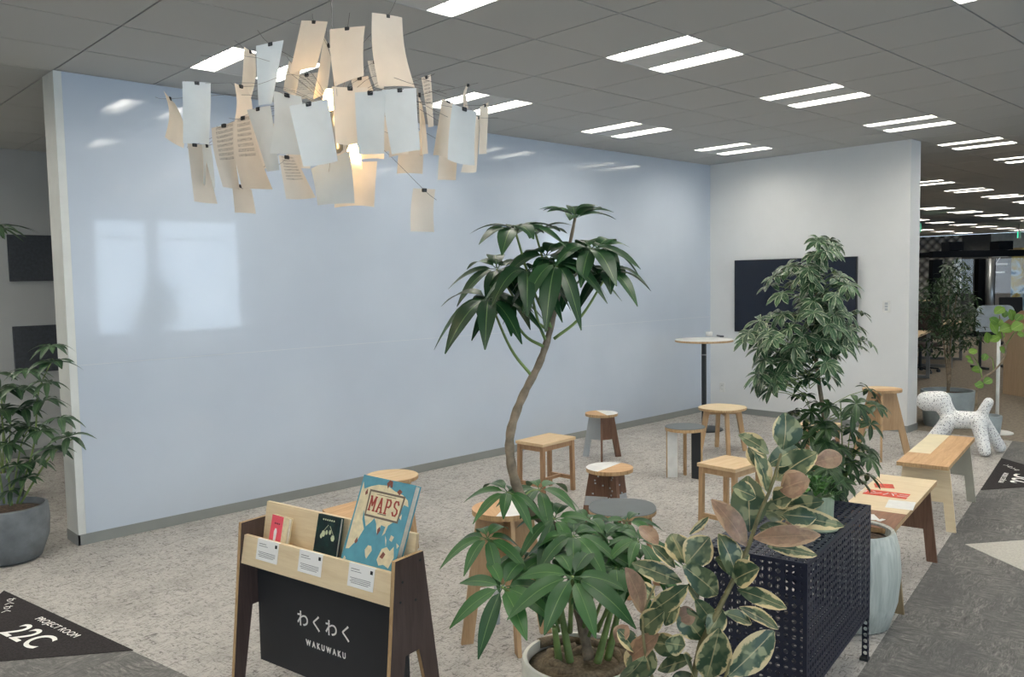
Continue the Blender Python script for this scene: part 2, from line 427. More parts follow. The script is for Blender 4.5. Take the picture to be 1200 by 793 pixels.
# ------------------------------------------------------------------ ceiling
OX, OY, T = 3.4074, 2.7405, .6
def in_shell(x, y): return -9.5 < x < XF and YB < y < YFAR and not (y > 9.3 and x < 14)
lights = []
for k in range(-14, 50, 3):
    for l in range(-9, 25, 3):
        cx, cy = OX+(k+.5)*T, OY+(l+.5)*T
        if not in_shell(cx, cy): continue
        if XL-.3 < cx < XW+.3 and YW-.3 < cy < YW+.4: continue
        if cy > YW and 1.0 < cx < XW+.5 and (k, l) != (-2, 6): continue  # lit corridor fittings left of view are added to brighten the corridor
        d = Vector((cx, cy, HC))-EYE; dep = d.dot(CW)
        px = 600+FPX*d.dot(CR)/dep if dep > .1 else -9999; py = 396.5-FPX*d.dot(CU)/dep if dep > .1 else -999
        seen = -40 < px < 1240 and py > -40
        if cx > XW and seen and px < 1066: continue
        if cx > 10 and not seen: continue
        if not seen and (cx < -4 or cy > 9 or cy < -1.8): continue
        lights.append((k, l, px, py, seen))
LS = {(k, l) for k, l, *_ in lights}
m = MB()
k0, k1, l0, l1 = int((-9.5-OX)/T)-1, int((XF-OX)/T)+1, int((YB-OY)/T)-1, int((YFAR-OY)/T)+1
for k in range(k0, k1):
    for l in range(l0, l1):
        if (k, l) in LS: continue
        cx, cy = OX+(k+.5)*T, OY+(l+.5)*T
        if not in_shell(cx, cy): continue
        h = T/2-.005; o = [(cx-h, cy-h), (cx+h, cy-h), (cx+h, cy+h), (cx-h, cy+h)]
        m.add([(x, y, HC) for x, y in o]+[(x, y, HC+.022) for x, y in o], [(3, 2, 1, 0), (0, 1, 5, 4), (1, 2, 6, 5), (2, 3, 7, 6), (3, 0, 4, 7)])
m.cur = 1
for l in range(l0, l1):      # the deeper joint backing between tiles, one strip per row, open over the light fittings
    row = sorted([k for k, q in LS if q == l]); st = k0
    for k in row+[k1]:
        if k > st: m.add([(OX+st*T, OY+l*T, HC+.020), (OX+k*T, OY+l*T, HC+.020), (OX+k*T, OY+(l+1)*T, HC+.020), (OX+st*T, OY+(l+1)*T, HC+.020)], [(3, 2, 1, 0)])
        st = k+1
ce = struct(m.build('ceiling', [ceil_m, gap_m]))
m = MB(); m.box((12, 7, HC+.3), (46, 26, .1)); struct(m.build('ceiling_slab', gap_m))
tube_m = emit('lit fluorescent strip', (255, 249, 238), 24.0)
fix_w = plain('white enamel housing', (206, 207, 205), .6, var=.02)
louv_m = plain('white louvre', (225, 225, 220), .5, var=.02)
def mk_light():
    r = thing('ceiling_light', 'x', 'ceiling light')
    m = MB(); h = .297; D = .10
    # housing: sides, back, centre plate, rim
    m.box((0, 0, D), (.594, .594, .01))
    for s in (-1, 1):
        m.box((s*h, 0, D/2), (.006, .594, D)); m.box((0, s*h, D/2), (.594, .006, D))
    m.box((0, 0, .006), (.27, .588, .008))
    for s in (-1, 1): m.box((s*.135, 0, D/2), (.005, .588, D-.01))
    m.build('housing', fix_w, r)
    for s in (-1, 1):
        q = MB(); q.box((s*.216, 0, .045), (.135, .575, .012)); q.build('lamp_strip', tube_m, r)
        q = MB()
        for i in range(10): q.box((s*.216, -.27+i*.060, .026), (.15, .003, .008))
        q.build('louvre', louv_m, r)
    return r
L0 = mk_light(); first = True
NEAR = {(1, 0): 'twin-strip ceiling light nearest the top centre, above the umbrella tree', (4, 0): 'twin-strip ceiling light above the wall screen, middle of the right-hand row',
        (7, 0): 'twin-strip ceiling light just in front of the free wall end', (10, 0): 'twin-strip ceiling light just past the free wall end',
        (4, 3): 'twin-strip ceiling light close to the board, between two others in its row', (7, 3): 'twin-strip ceiling light in the far corner of board and screen wall',
        (1, 3): 'twin-strip ceiling light right behind the paper lamp, beside the board', (-2, 3): 'twin-strip ceiling light over the left end of the paper lamp',
        (-2, 0): 'twin-strip ceiling light cut by the top edge above the paper lamp', (1, -3): 'twin-strip ceiling light cut by the top edge at far right',
        (13, 0): 'twin-strip ceiling light cut by the right edge, past the wall end'}
for k, l, px, py, seen in lights:
    o = L0 if first else copy_tree(L0); first = False
    o.location = (OX+(k+.5)*T, OY+(l+.5)*T, HC)
    if (k, l) == (-2, 6):
        lab = 'switched-off ceiling light over the corridor behind the partition'
        for ch in o.children:
            if ch.name.startswith('lamp_strip'): ch.data = ch.data.copy(); ch.data.materials[0] = fix_w
    elif (k, l) in NEAR: lab = NEAR[(k, l)]
    elif seen and OX+k*T > XW: lab = 'small bright twin-strip light in the far office ceiling rows'; o['group'] = 'far office ceiling lights'
    elif seen: lab = 'twin-strip ceiling light at column %s row %s' % (k, l)
    else: lab = 'twin-strip ceiling light overhead outside the picture'; o['group'] = 'ceiling lights outside the picture'
    o['label'] = lab
for o in COL.objects:
    if o.get('label') and ' at column ' in o['label']: print('UNNAMED LIGHT', o['label'])

# ------------------------------------------------------------------ things on the walls
# screen
t = thing('wall_screen', 'large switched-off black flat screen on the white end wall', 'television', (XW, 4.597, 1.40))
m = MB(); m.box((-.055, 0, 0), (.03, 1.457, .838)); m.build('bezel', plain('black plastic', (14, 17, 22), .35), t, bevel=.004)
m = MB(); m.box((-.0712, 0, .004), (.002, 1.435, .808)); m.build('screen', plain('black glass screen', (14, 22, 38), .12, .6, var=.02), t)
m = MB(); m.box((-.02, 0, 0), (.04, .5, .4)); m.build('wall_bracket', black_metal, t)
def plate(name, label, px, py, w, h, rockers):
    d = ray(px, py); p = EYE+d*(XW/d.x)
    t = thing(name, label, 'switch' if rockers else 'socket', (XW, p.y, p.z))
    m = MB(); m.box((-.004, 0, 0), (.008, w, h)); m.build('cover_plate', white_lam, t, bevel=.002)
    m = MB()
    if rockers:
        for i in range(3): m.box((-.009, 0, -.03+i*.03), (.004, .03, .022))
        m.build('rocker', pgrey_lam, t)
    else:
        for z in (.022, -.022):
            m.box((-.0085, .008, z), (.002, .003, .012)); m.box((-.0085, -.008, z), (.002, .003, .012))
        m.build('outlet_slots', grey_lam, t)
plate('light_switch', 'white light switch plate on the wall right of the screen', 1039, 359, .08, .125, True)
plate('wall_socket', 'white socket plate low on the wall by the bar table', 846.5, 453.5, .07, .115, False)
m = MB()
for nm, x0, x1, z0, z1, lab in (('acoustic_panel', 2.08, 2.54, 1.71, 2.16, 'square dark grey wall panel in the corridor, upper one left of the partition'),
                          ('acoustic_panel', 2.54, 3.0, 1.28, 1.71, 'dark grey corridor wall panel showing only as a sliver behind the partition edge'),
                          ('acoustic_panel', 2.08, 2.54, .82, 1.28, 'square dark grey wall panel in the corridor, lower one behind the leafy plant')):
    m = MB(); m.box(((x0+x1)/2, 9.135, (z0+z1)/2), (x1-x0-.004, .03, z1-z0-.004))
    tag(m.build(nm, plain('charcoal felt', (70, 74, 80), .9, var=.08, sc=40), bevel=.004), lab, 'wall panel', 'dark square panels on the corridor wall')

# ------------------------------------------------------------------ carpet inlays
def inlay(name, pts, mat, label):
    m = MB(); a = [W(u, v, .0) for u, v in pts]; n = len(a)
    m.add([(p.x, p.y, 0) for p in a]+[(p.x, p.y, .003) for p in a], [tuple(range(n, 2*n))]+[(i, (i+1) % n, n+(i+1) % n, n+i) for i in range(n)])
    return tag(m.build(name, mat), label, 'floor sign')
s1 = inlay('floor_sign', [(1.945, 4.885), (1.285, 4.22), (1.94, 3.572)], sign_dark, 'charcoal triangular carpet sign reading 22C at the lower left')
s2 = inlay('floor_sign', [(7.06, .834), (7.71, .18), (8.37, .834)], sign_dark, 'charcoal triangular carpet sign past the speckled dog at the right edge')
inlay('carpet_inlay', [(5.58, .735), (4.83, -.02), (6.33, -.02)], sign_light, 'off-white triangular carpet inlay in the dark walkway at right')
def ftext(body, u, v, size, par, ang=-90, sp=1.0, off=0.0):
    # text runs along -V, its top towards +U
    a = math.radians(ang); ex = (UU*math.cos(a)+VV*math.sin(a)); ey = Zv.cross(ex)
    return textmesh('lettering', body, size, letter_m, par, basis(W(u, v, .0035), ex, ey, Zv), .0003, sp, 'CENTER', off)
ftext('22C', 1.735, 4.135, .185, s1, sp=1.08, off=.002)
ftext('PROJECT ROOM', 1.868, 4.13, .052, s1, sp=1.05)
ftext('わくわく', 1.858, 4.63, .05, s1, ang=-120, sp=1.3)
c2 = 7.06+8.37
ftext('22C', 7.60, .60, .205, s2, ang=0, off=.003)
ftext('PROJECT ROOM', 7.57, .735, .05, s2, ang=0, sp=1.05)
ftext('わくわく', 8.0, .722, .05, s2, ang=30, sp=1.3)

# ------------------------------------------------------------------ stools
def splay_plate(m, H, rt, rb, web, legw, ang, t=.018, inner=0.0, top=None):
    """one radial plywood plate: from the centre line out, flared outer edge, leg strip below the web"""
    a = math.radians(ang); ex = Vector((math.cos(a), math.sin(a), 0)); ey = Vector((-math.sin(a), math.cos(a), 0))
    zt = H
    def r_at(z): return rb+(rt-rb)*z/zt
    pts = [(inner, zt), (inner, web), (r_at(web)-legw, web), (rb-legw, 0), (rb, 0), (rt, zt)]
    m.prism(pts, (0, 0, 0), ex, Zv, ey, t)
def plate_stool(loc, rz, H, R, rt, rb, tops, plates, label, group=None, web=.4, legw=.055, dots=False):
    t = thing('plywood_stool', label, 'stool', (loc[0], loc[1], 0), math.radians(rz), group)
    th = .024
    # seat: two half discs of different veneer + edge band
    m = MB(); n = 48; split = math.radians(tops[2] if len(tops) > 2 else 0)
    for h in (0, 1):
        m.cur = h; vs = [(0, 0, H)]+[(R*math.cos(split+h*PI+PI*i/(n//2)), R*math.sin(split+h*PI+PI*i/(n//2)), H) for i in range(n//2+1)]
        m.add(vs, [(0, i, i+1) for i in range(1, n//2+1)])
    m.cur = 2; m.lathe([(R, H-th), (R, H-.0005)], n=n); m.f.pop(); m.mi.pop()
    s = m.build('seat', [tops[0], tops[1], edge_ply], t)
    for i, mt in enumerate(plates):
        m = MB(); splay_plate(m, H-th-.0005, rt, rb, H*web, legw, 90+360/len(plates)*i)
        p = m.build('leg_plate', mt[0], t)
        if len(mt) > 1:   # a patch of other laminate inlaid over the web
            a = math.radians(90+360/len(plates)*i); ex = Vector((math.cos(a), math.sin(a), 0)); ey = Vector((-math.sin(a), math.cos(a), 0))
            q = MB(); z0 = H*web+.004; z1 = z0+H*.14
            for s_ in (-1, 1):
                q.prism([(.012, z0), (rb+(rt-rb)*z0/H-.004, z0), (rb+(rt-rb)*z1/H-.004, z1), (.012, z1)], ey*s_*.0092, ex, Zv, ey, .0006)
            if dots:
                for _ in range(5):
                    for s_ in (-1, 1): q.box(ex*random.uniform(.03, rt-.02)+ey*s_*.0094+Zv*random.uniform(H*.55, H*.9), (.009, .009, .009), Matrix.Rotation(.7, 3, 'Z'))
            q.build('inlay', mt[1], p)
    return t
def square_stool(loc, rz, H, w, d, topm, legm, label, sw=.026, crossed=True):
    t = thing('wooden_stool', label, 'stool', (loc[0], loc[1], 0), math.radians(rz))
    m = MB(); m.box((0, 0, H-.012), (w, d, .024)); m.build('seat', [topm], t, bevel=.003)
    for sx in (-1, 1):
        for sy in (-1, 1):
            m = MB(); x, y = sx*(w/2-.025), sy*(d/2-.022)
            m.bar((x*1.03, y*1.03, 0), (x, y, H-.024), .030, .030, up=(0, 1, 0)); m.build('leg', legm, t, bevel=.002)
    m = MB()
    for sy in (-1, 1): m.box((0, sy*(d/2-.022), H-.044), (w-.08, .018, .038))
    for sx in (-1, 1): m.box((sx*(w/2-.025), 0, H-.044), (.018, d-.075, .038))
    m.build('apron', legm, t)
    for sx in (-1, 1): m = MB(); m.box((sx*(w/2-.022), 0, .10), (.02, d-.07, .028)); m.build('stretcher', legm, t)
    m = MB(); m.box((0, 0, .104), (w-.07, .022, .022)); m.build('stretcher', legm, t)
    return t
def rounded_stool(loc, rz, H, R, topm, label, sup=2.6, nleg=4, legm=None, off=45, spread=1.22):
    legm = legm or oak_z
    t = thing('round_top_stool', label, 'stool', (loc[0], loc[1], 0), math.radians(rz))
    m = MB(); m.lathe([(R*.97, H-.026), (R, H-.020), (R, H-.004)], n=56, sup=sup); m.f.pop(); m.mi.pop()
    m.cur = 1; m.lathe([(R, H-.004), (R*.985, H)], n=56, sup=sup)
    shade_auto(m.build('seat', [edge_ply, topm], t))
    for i in range(nleg):
        a = math.radians(off+360/nleg*i); e = Vector((math.cos(a), math.sin(a), 0)); s = Vector((-math.sin(a), math.cos(a), 0))
        m = MB(); m.prism([(R*.58, H-.026), (R*spread*.86-.022, 0), (R*spread*.86+.016, 0), (R*.84, H-.026)], (0, 0, 0), e, Zv, s, .034)
        m.build('leg', legm, t, bevel=.003)
    m = MB()
    for i in range(nleg//2 if nleg == 4 else nleg):
        a = math.radians(off+360/nleg*i); e = Vector((math.cos(a), math.sin(a), 0))
        b = -e if nleg == 4 else Vector((0, 0, 0))
        m.bar(e*R*.62+Zv*(H-.048), b*R*.62+Zv*(H-.048), .022, .04)
    m.build('crossbar', legm, t); return t

square_stool((4.57, 4.43), 4, .42, .40, .27, birch_x, oak_z, 'rectangular light wood stool with H stretcher, just right of the tree trunk')
square_stool((4.70, 2.90), -1, .44, .33, .285, birch_x, birch_z, 'square light wood stool right behind the rubber plant leaves')
plate_stool((5.785, 4.90), 130, .42, .148, .125, .20, (white_lam, honey_x, 110), [(walnut_z,), (walnut_z,), (pgrey_lam,)], 'small round stool with half white top and one pale grey plate, nearest the whiteboard')
plate_stool((4.10, 3.41), 150, .43, .15, .13, .20, (white_lam, honey_x, -140), [(walnut_z, pgrey_lam), (walnut_z, pgrey_lam), (walnut_z, pgrey_lam)], 'round stool with white and wood top on speckled walnut plates, centre of the room', dots=True)
plate_stool((2.545, 2.735), 62, .61, .148, .13, .215, (white_lam, honey_x, 150), [(birch_z,), (birch_z,), (birch_z,), (pgrey_lam,)], 'tall round stool half white on top, close behind the umbrella tree leaves', web=.42)
plate_stool((7.52, 3.095), 112, .61, .165, .125, .28, (honey_x, birch_x, 20), [(birch_z,), (birch_z,), (birch_z,)], 'tall plywood stool on wide flared plates near the free wall end', web=.38, legw=.06)
rounded_stool((3.42, 2.76), 40, .43, .178, grey_lam, 'wide stool with rounded dark grey top right behind the umbrella tree', sup=2.5, off=10)
rounded_stool((6.77, 4.26), 2, .42, .205, pale_x, 'pale maple stool with soft-cornered seat beside the bar table', sup=2.7, off=45, legm=birch_z)
rounded_stool((3.00, 4.25), 0, .44, .165, birch_x, 'round light wood stool half hidden behind the upright atlas', sup=2, nleg=3, legm=birch_z)
# grey-topped stool on three broad flat legs, each a different colour
t = thing('round_stool', 'round dark grey stool on one white and one black flat leg', 'stool', (5.69, 3.93, 0), 0)
H, R = .42, .163
m = MB(); m.lathe([(R, H-.028), (R, H-.003)], n=56); m.f.pop(); m.mi.pop(); m.cur = 1; m.lathe([(R, H-.003), (R*.99, H)], n=56)
m.build('seat', [edge_ply, grey_lam], t)
for q, mt in (((5.60, 4.02), white_lam), ((5.80, 4.01), oak_z), ((5.70, 3.80), black_lam)):
    v = Vector((q[0]-5.69, q[1]-3.93, 0)); e = v.normalized(); s = Vector((-e.y, e.x, 0))
    # plates stand tangentially, face towards the room
    f = {0: Vector((1, 0, 0))}
    m = MB(); m.box(e*.108+Zv*((H-.028)/2), (.09, .024, H-.028), Matrix.Rotation(math.atan2(e.y, e.x), 3, 'Z')); lg = m.build('leg', edge_ply, t)
    m = MB()
    for s_ in (-1, 1): m.box(e*.106+s*s_*.0125+Zv*((H-.03)/2), (.083, .0012, H-.032), Matrix.Rotation(math.atan2(e.y, e.x), 3, 'Z'))
    m.build('leg_facing', mt, lg)
# faceted stool behind the rack
t = thing('faceted_stool', 'light wood stool with angular seat right behind the book rack', 'stool', (2.46, 3.72, 0), math.radians(12))
m = MB(); hexa = [(-.14, .19), (-.22, .05), (-.16, -.16), (.06, -.19), (.2, -.06), (.16, .15)]
m.prism(hexa[::-1], (0, 0, .428), X, Y, Zv, .024); m.build('seat', honey_x, t, bevel=.003)
for i in range(3):
    m = MB(); splay_plate(m, .4155, .14, .19, .17, .05, 30+120*i); m.build('leg_plate', birch_z, t)
# stool half hidden by the plants
p = AZ(958, 497, .44)
square_stool((p.x, p.y), 10, .44, .32, .28, birch_x, oak_z, 'light wood stool mostly hidden behind the dwarf umbrella plant')

# ------------------------------------------------------------------ benches
def bench(u0, u1, v0, v1, H, label, topparts, plates, extra=None):
    t = thing('plywood_bench', label, 'bench', W((u0+u1)/2, (v0+v1)/2, 0), A10)
    L, D = u1-u0, v1-v0; m = MB(); m.box((0, 0, H-.012), (L, D, .022)); s = m.build('seat', edge_ply, t)
    for (a, b, c, d, mt) in topparts:     # veneer fields in fractions of the top
        q = MB(); q.box(((a+b)/2*L-L/2, (c+d)/2*D-D/2, H-.0002), ((b-a)*L-.001, (d-c)*D-.001, .0016)); q.build('veneer', mt, s)
    for sx, mt in ((-1, plates[0]), (1, plates[1])):
        m = MB(); x = sx*(L/2-.13); ht = D/2-.015; hb = D/2+.03; wz = H*.42; lw = .055
        r = lambda z: hb+(ht-hb)*z/(H-.023)
        pts = [(-ht, H-.023), (-hb, 0), (-hb+lw, 0), (-r(wz)+lw, wz), (r(wz)-lw, wz), (hb-lw, 0), (hb, 0), (ht, H-.023)]
        m.prism(pts, (x, 0, 0), Y, Zv, X, .02); m.build('end_plate', mt, t)
    m = MB(); m.box((0, 0, H-.053), (L-.28, .02, .06)); m.build('rail', plates[0], t)
    return t, s
red_m = plain('red ink', (204, 74, 52), .6, var=.15, sc=30)
bench(5.68, 6.80, .847, 1.145, .44, 'far plywood bench with patchwork top, pointing at the speckled dog',
      [(0, .32, 0, .75, honey_x), (0, .32, .75, 1, honey_x), (.32, 1, 0, .55, honey_x), (.32, 1, .55, 1, cream_lam)], [pale_x, plain('grey green laminate', (158, 156, 142), .6, var=.03)])
tb, sb = bench(4.135, 5.275, .845, 1.15, .44, 'near plywood bench with red print and walnut strip, beside the perforated cabinet',
      [(0, .27, 0, 1, walnut_x), (.27, 1, 0, 1, pale_x)], [olive_z, walnut_z])
m = MB()
L, D = 1.14, .335
for (x, y, w, h, r_) in ((.10, .02, .12, .22, 0), ):
    m.box((x, y, .4408), (w, h, .0008))
m.box((.28, .07, .4408), (.10, .10, .0008), Matrix.Rotation(.3, 3, 'Z'))
m.build('red_print', red_m, tb)
m = MB(); m.box((-.09, -.09, .4412), (.17, .13, .0008), Matrix.Rotation(.1, 3, 'Z')); m.build('white_print', white_lam, tb)
textmesh('print_lettering', 'カンパニ', .07, white_lam, tb, basis((.10, .04, .4415), -Y, X, Zv), .0003)
m = MB(); m.box((-.40, -.02, .4412), (.10, .05, .0008), Matrix.Rotation(.5, 3, 'Z')); m.box((-.43, -.07, .4412), (.05, .02, .0008), Matrix.Rotation(-.3, 3, 'Z')); m.build('paint_mark', white_lam, tb)

# ------------------------------------------------------------------ bar table with cup and remote
tp = W(0, 0); bx, by = 7.62, 5.02
t = thing('bar_table', 'tall round white-topped table on a black column in the corner', 'table', (bx, by, 0))
m = MB(); m.lathe([(.30, .945), (.305, .95), (.305, .966)], n=64); m.f.pop(); m.mi.pop(); m.cur = 1; m.lathe([(.305, .966), (.30, .972)], n=64)
shade_auto(m.build('tabletop', [edge_ply, white_lam], t))
m = MB(); m.lathe([(.026, .01), (.026, .945)], n=20); m.lathe([(.07, .935), (.07, .946)], n=20); shade_auto(m.build('column', black_metal, t))
m = MB(); m.lathe([(.20, 0), (.20, .008), (.19, .014), (.03, .018)], n=48); shade_auto(m.build('base', black_metal, t))
m = MB(); m.lathe([(.029, .80), (.029, .812)], n=20); m.build('clamp_ring', chrome, t)
p = AZ(831, 394, .972)
m = MB(); m.lathe([(.028, 0), (.036, .01), (.037, .05), (.0345, .05), (.033, .012), (0, .012)], n=28)
o = m.build('cup', white_lam, smooth=True, loc=(p.x, p.y, .9722)); tag(o, 'small white cup on the round bar table', 'cup')
p = AZ(844, 394.5, .972)
m = MB(); m.box((0, 0, .009), (.045, .15, .016)); o = m.build('remote_control', black_lam, bevel=.004, loc=(p.x, p.y, .9722)); o.rotation_euler = (0, 0, -.75)
tag(o, 'black remote control lying beside the cup on the bar table', 'remote control')
m = MB()
for i in range(6): m.box((0, -.05+i*.018, .0175), (.026, .009, .002))
m.build('button', pgrey_lam, o)

# ------------------------------------------------------------------ book rack
RL = thing('book_rack', 'dark-sided plywood book rack with a black front sign', 'book rack', W(2.15, 2.5, 0), A10)
ru, rv = 2.15, 2.5
def rp(u, v, z): return Vector((u-ru, v-rv, z))
for v in (2.06, 2.94):
    m = MB(); pts = [(2.08, .654), (2.013, 0), (2.067, 0), (2.118, .297), (2.19, .297), (2.262, 0), (2.318, 0), (2.225, .654)]
    pts = [(a-ru, b) for a, b in pts]
    m.prism(pts, (0, v-rv, 0), X, Zv, -Y, .016); sp_ = m.build('side_panel', edge_ply, RL)
    m = MB()
    for s in (-1, 1): m.prism(pts, (0, v-rv+s*.0087, 0), X*.995, Zv, -Y, .001)
    m.build('veneer', dark_panel, sp_)
    s = -1 if v < 2.5 else 1
    m = MB()
    for (a, b) in ((2.112, .571), (2.177, .486), (2.099, .501), (2.207, .625)): 
        m.tube([rp(a, v+s*.009, b), rp(a, v+s*.0105, b)], .005, 10)
    m.build('bolt', black_metal, sp_)
m = MB(); m.prism([(2.070-ru, .488), (2.086-ru, .488), (2.108-ru, .602), (2.092-ru, .602)][::-1], (0, 0, 0), X, Zv, Y, .862); m.build('front_ledge', pale_x, RL)
m = MB(); m.prism([(2.10-ru, .525), (2.20-ru, .525), (2.20-ru, .54), (2.10-ru, .54)][::-1], (0, 0, 0), X, Zv, Y, .862); m.build('shelf', pale_x, RL)
m = MB(); m.prism([(2.172-ru, .50), (2.186-ru, .50), (2.226-ru, .716), (2.212-ru, .716)][::-1], (0, 0, 0), X, Zv, Y, .862); m.build('back_board', pale_x, RL)
m = MB(); m.box(rp(2.152, 2.5, .27), (.008, .862, .445)); sg = m.build('sign_board', plain('matt black board', (44, 45, 48), .6, var=.03), RL)
sx = 2.152-.0047-ru
textmesh('lettering', 'わくわく', .072, letter_m, sg, basis((sx, .020, .283), -Y, Zv, -X), .0004, 1.35, 'CENTER', .0008)
textmesh('lettering', 'WAKUWAKU', .033, letter_m, sg, basis((sx, .015, .195), -Y*.8, Zv, -X), .0004, 1.75, 'CENTER', .0012)
# the three paper captions clipped over the ledge
paper_m = plain('white card', (236, 236, 234), .7, var=.01)
ink_m = plain('printed ink', (120, 120, 122), .8, var=.02)
blk_m = plain('black print', (30, 30, 34), .8)
lean = Vector((.022, 0, .114)).normalized(); ln = Vector((-lean.z, 0, lean.x))
for v, lab in ((2.77, 'white caption card in front of the pink book'), (2.51, 'white caption card in front of the dark green book'), (2.23, 'white caption card in front of the large atlas')):
    base = rp(2.0905, v, .602)
    t = thing('caption_card', lab, 'card', W(2.0905, v, .602), A10)
    m = MB(); m.prism([(-.067, -.082), (.067, -.082), (.067, .002), (-.067, .002)], ln*.0012, -Y, lean, ln, .0008); cd = m.build('card', paper_m, t)
    m = MB(); m.prism([(-.067, -.002), (.067, -.002), (.067, .012), (-.067, .012)], lean*.0015, -Y, -ln, lean, .0008); m.build('folded_edge', paper_m, t)
    m = MB(); o_ = ln*.0018
    m.prism([(-.055, -.018), (-.01, -.018), (-.01, -.0155), (-.055, -.0155)], o_, -Y, lean, ln, .0003)
    m.prism([(-.055, -.026), (.0, -.026), (.0, -.024), (-.055, -.024)], o_, -Y, lean, ln, .0003)
    for k in range(4): m.prism([(-.055+.006*(k % 2), -.05-k*.006), (.052-.01*(k == 3), -.05-k*.006), (.052-.01*(k == 3), -.048-k*.006), (-.055+.006*(k % 2), -.048-k*.006)], o_, -Y, lean, ln, .0003)
    m.build('printed_lines', ink_m, cd)
    m = MB(); m.prism([(.045, -.022), (.058, -.022), (.058, -.009), (.045, -.009)], o_, -Y, lean, ln, .0004); m.build('square_mark', blk_m, cd)
# books
def book(name, label, u, v, z, w, h, th, roll, leanang, cover, twist=0.0, pages=(226, 220, 204)):
    t = thing(name, label, 'book', W(u, v, z), A10)
    t.rotation_euler = (0, 0, 0)
    # local: x = right across the cover (-V), y = up, z = out of the cover (-U)
    base = basis(W(u, v, z), -VV, Zv, -UU)
    t.matrix_world = base @ Matrix.Rotation(twist, 4, 'Y') @ Matrix.Rotation(-leanang, 4, 'X') @ Matrix.Rotation(roll, 4, 'Z')
    m = MB(); m.box((0, h/2, -th/2+.0), (w-.008, h-.008, th-.004)); m.build('pages', plain('page edges', pages, .8, var=.05, sc=60), t)
    m = MB(); m.box((0, h/2, 0), (w, h, .0028)); m.box((0, h/2, -th), (w, h, .0028)); m.box((-w/2+.0012, h/2, -th/2), (.0024, h, th))
    c = m.build('cover', cover, t); return t, c
cz = .0016
def poly(c, pts, mat, name, z=cz, th=.0004):
    m = MB(); 
    for p in (pts if isinstance(pts[0][0], (tuple, list)) else [pts]):
        ar = sum(p[i][0]*p[(i+1) % len(p)][1]-p[(i+1) % len(p)][0]*p[i][1] for i in range(len(p)))
        m.prism(p if ar > 0 else p[::-1], (0, 0, z), X, Y, Zv, th)
    return m.build(name, mat, c)
teal = plain('teal blue cover', (84, 150, 168), .45, var=.05, sc=25)
land = plain('cream print', (222, 208, 172), .5, var=.06, sc=40)
redp = plain('brick red print', (160, 60, 48), .5, var=.05)
brn = plain('brown print', (128, 72, 58), .5, var=.15, sc=60)
frame_p = plain('frame print', (112, 98, 84), .5)
MW, MH = .275, .375
ta, ca = book('atlas', 'large teal picture atlas of the world titled MAPS', 2.107, 2.25, .5425, MW, MH, .03, math.radians(-1.5), math.radians(23), teal)
def q(px, py):        # crop pixels of the flat cover -> cover coordinates (x across 0..1, y up 0..1)
    return ((px-.5)*MW, py*MH)
asia = [q(*a) for a in ((.03, .93), (.08, .86), (.2, .9), (.33, .93), (.5, .94), (.66, .90), (.82, .88), (.93, .84), (.97, .78), (.88, .79), (.86, .73), (.80, .70), (.77, .60), (.70, .56), (.68, .48), (.64, .45), (.66, .54), (.58, .55), (.53, .46), (.48, .55), (.42, .60), (.38, .56), (.30, .50), (.22, .60), (.18, .66), (.2, .56), (.28, .47), (.22, .36), (.10, .25), (.04, .24), (.03, .5))]
poly(ca, asia, land, 'continent_print')
poly(ca, [q(*a) for a in ((.66, .22), (.70, .33), (.78, .36), (.85, .33), (.90, .38), (.95, .28), (.90, .17), (.80, .19), (.72, .17))], land, 'continent_print')
poly(ca, [[q(*a) for a in s_] for s_ in (((.70, .46), (.73, .40), (.76, .36), (.74, .42)), ((.80, .48), (.86, .47), (.84, .42), (.79, .43)), ((.93, .42), (.99, .40), (.96, .37)), ((.86, .66), (.89, .70), (.90, .64)), ((.04, .14), (.06, .17), (.10, .145), (.06, .13)))], land, 'island_print')
poly(ca, [[q(*a) for a in s_] for s_ in (((.48, .96), (.52, 1.0), (.58, .99), (.60, .93), (.56, .93), (.54, .95), (.52, .91)), ((.70, .90), (.74, .93), (.80, .91), (.76, .87)), ((.12, .83), (.15, .87), (.17, .82), (.13, .80)), ((.53, .50), (.56, .53), (.59, .50), (.55, .44)), ((.70, .25), (.74, .31), (.79, .29), (.76, .24)), ((.17, .33), (.2, .38), (.23, .34), (.2, .31)))], brn, 'animal_print', z=cz+.0006)
poly(ca, [q(*a) for a in ((.40, .28), (.44, .33), (.50, .33), (.53, .29), (.47, .20), (.44, .22))], land, 'medallion_print', z=cz)
poly(ca, [[q(*a) for a in s_] for s_ in (((.45, .10), (.54, .12), (.66, .06), (.80, .00), (.60, .02), (.5, .06)),)], land, 'whale_print')
poly(ca, [q(*a) for a in ((.22, .60), (.86, .60), (.88, .87), (.20, .87))], frame_p, 'title_frame', z=cz+.0010)
poly(ca, [q(*a) for a in ((.245, .62), (.835, .62), (.85, .85), (.23, .85))], land, 'title_plate', z=cz+.0015)
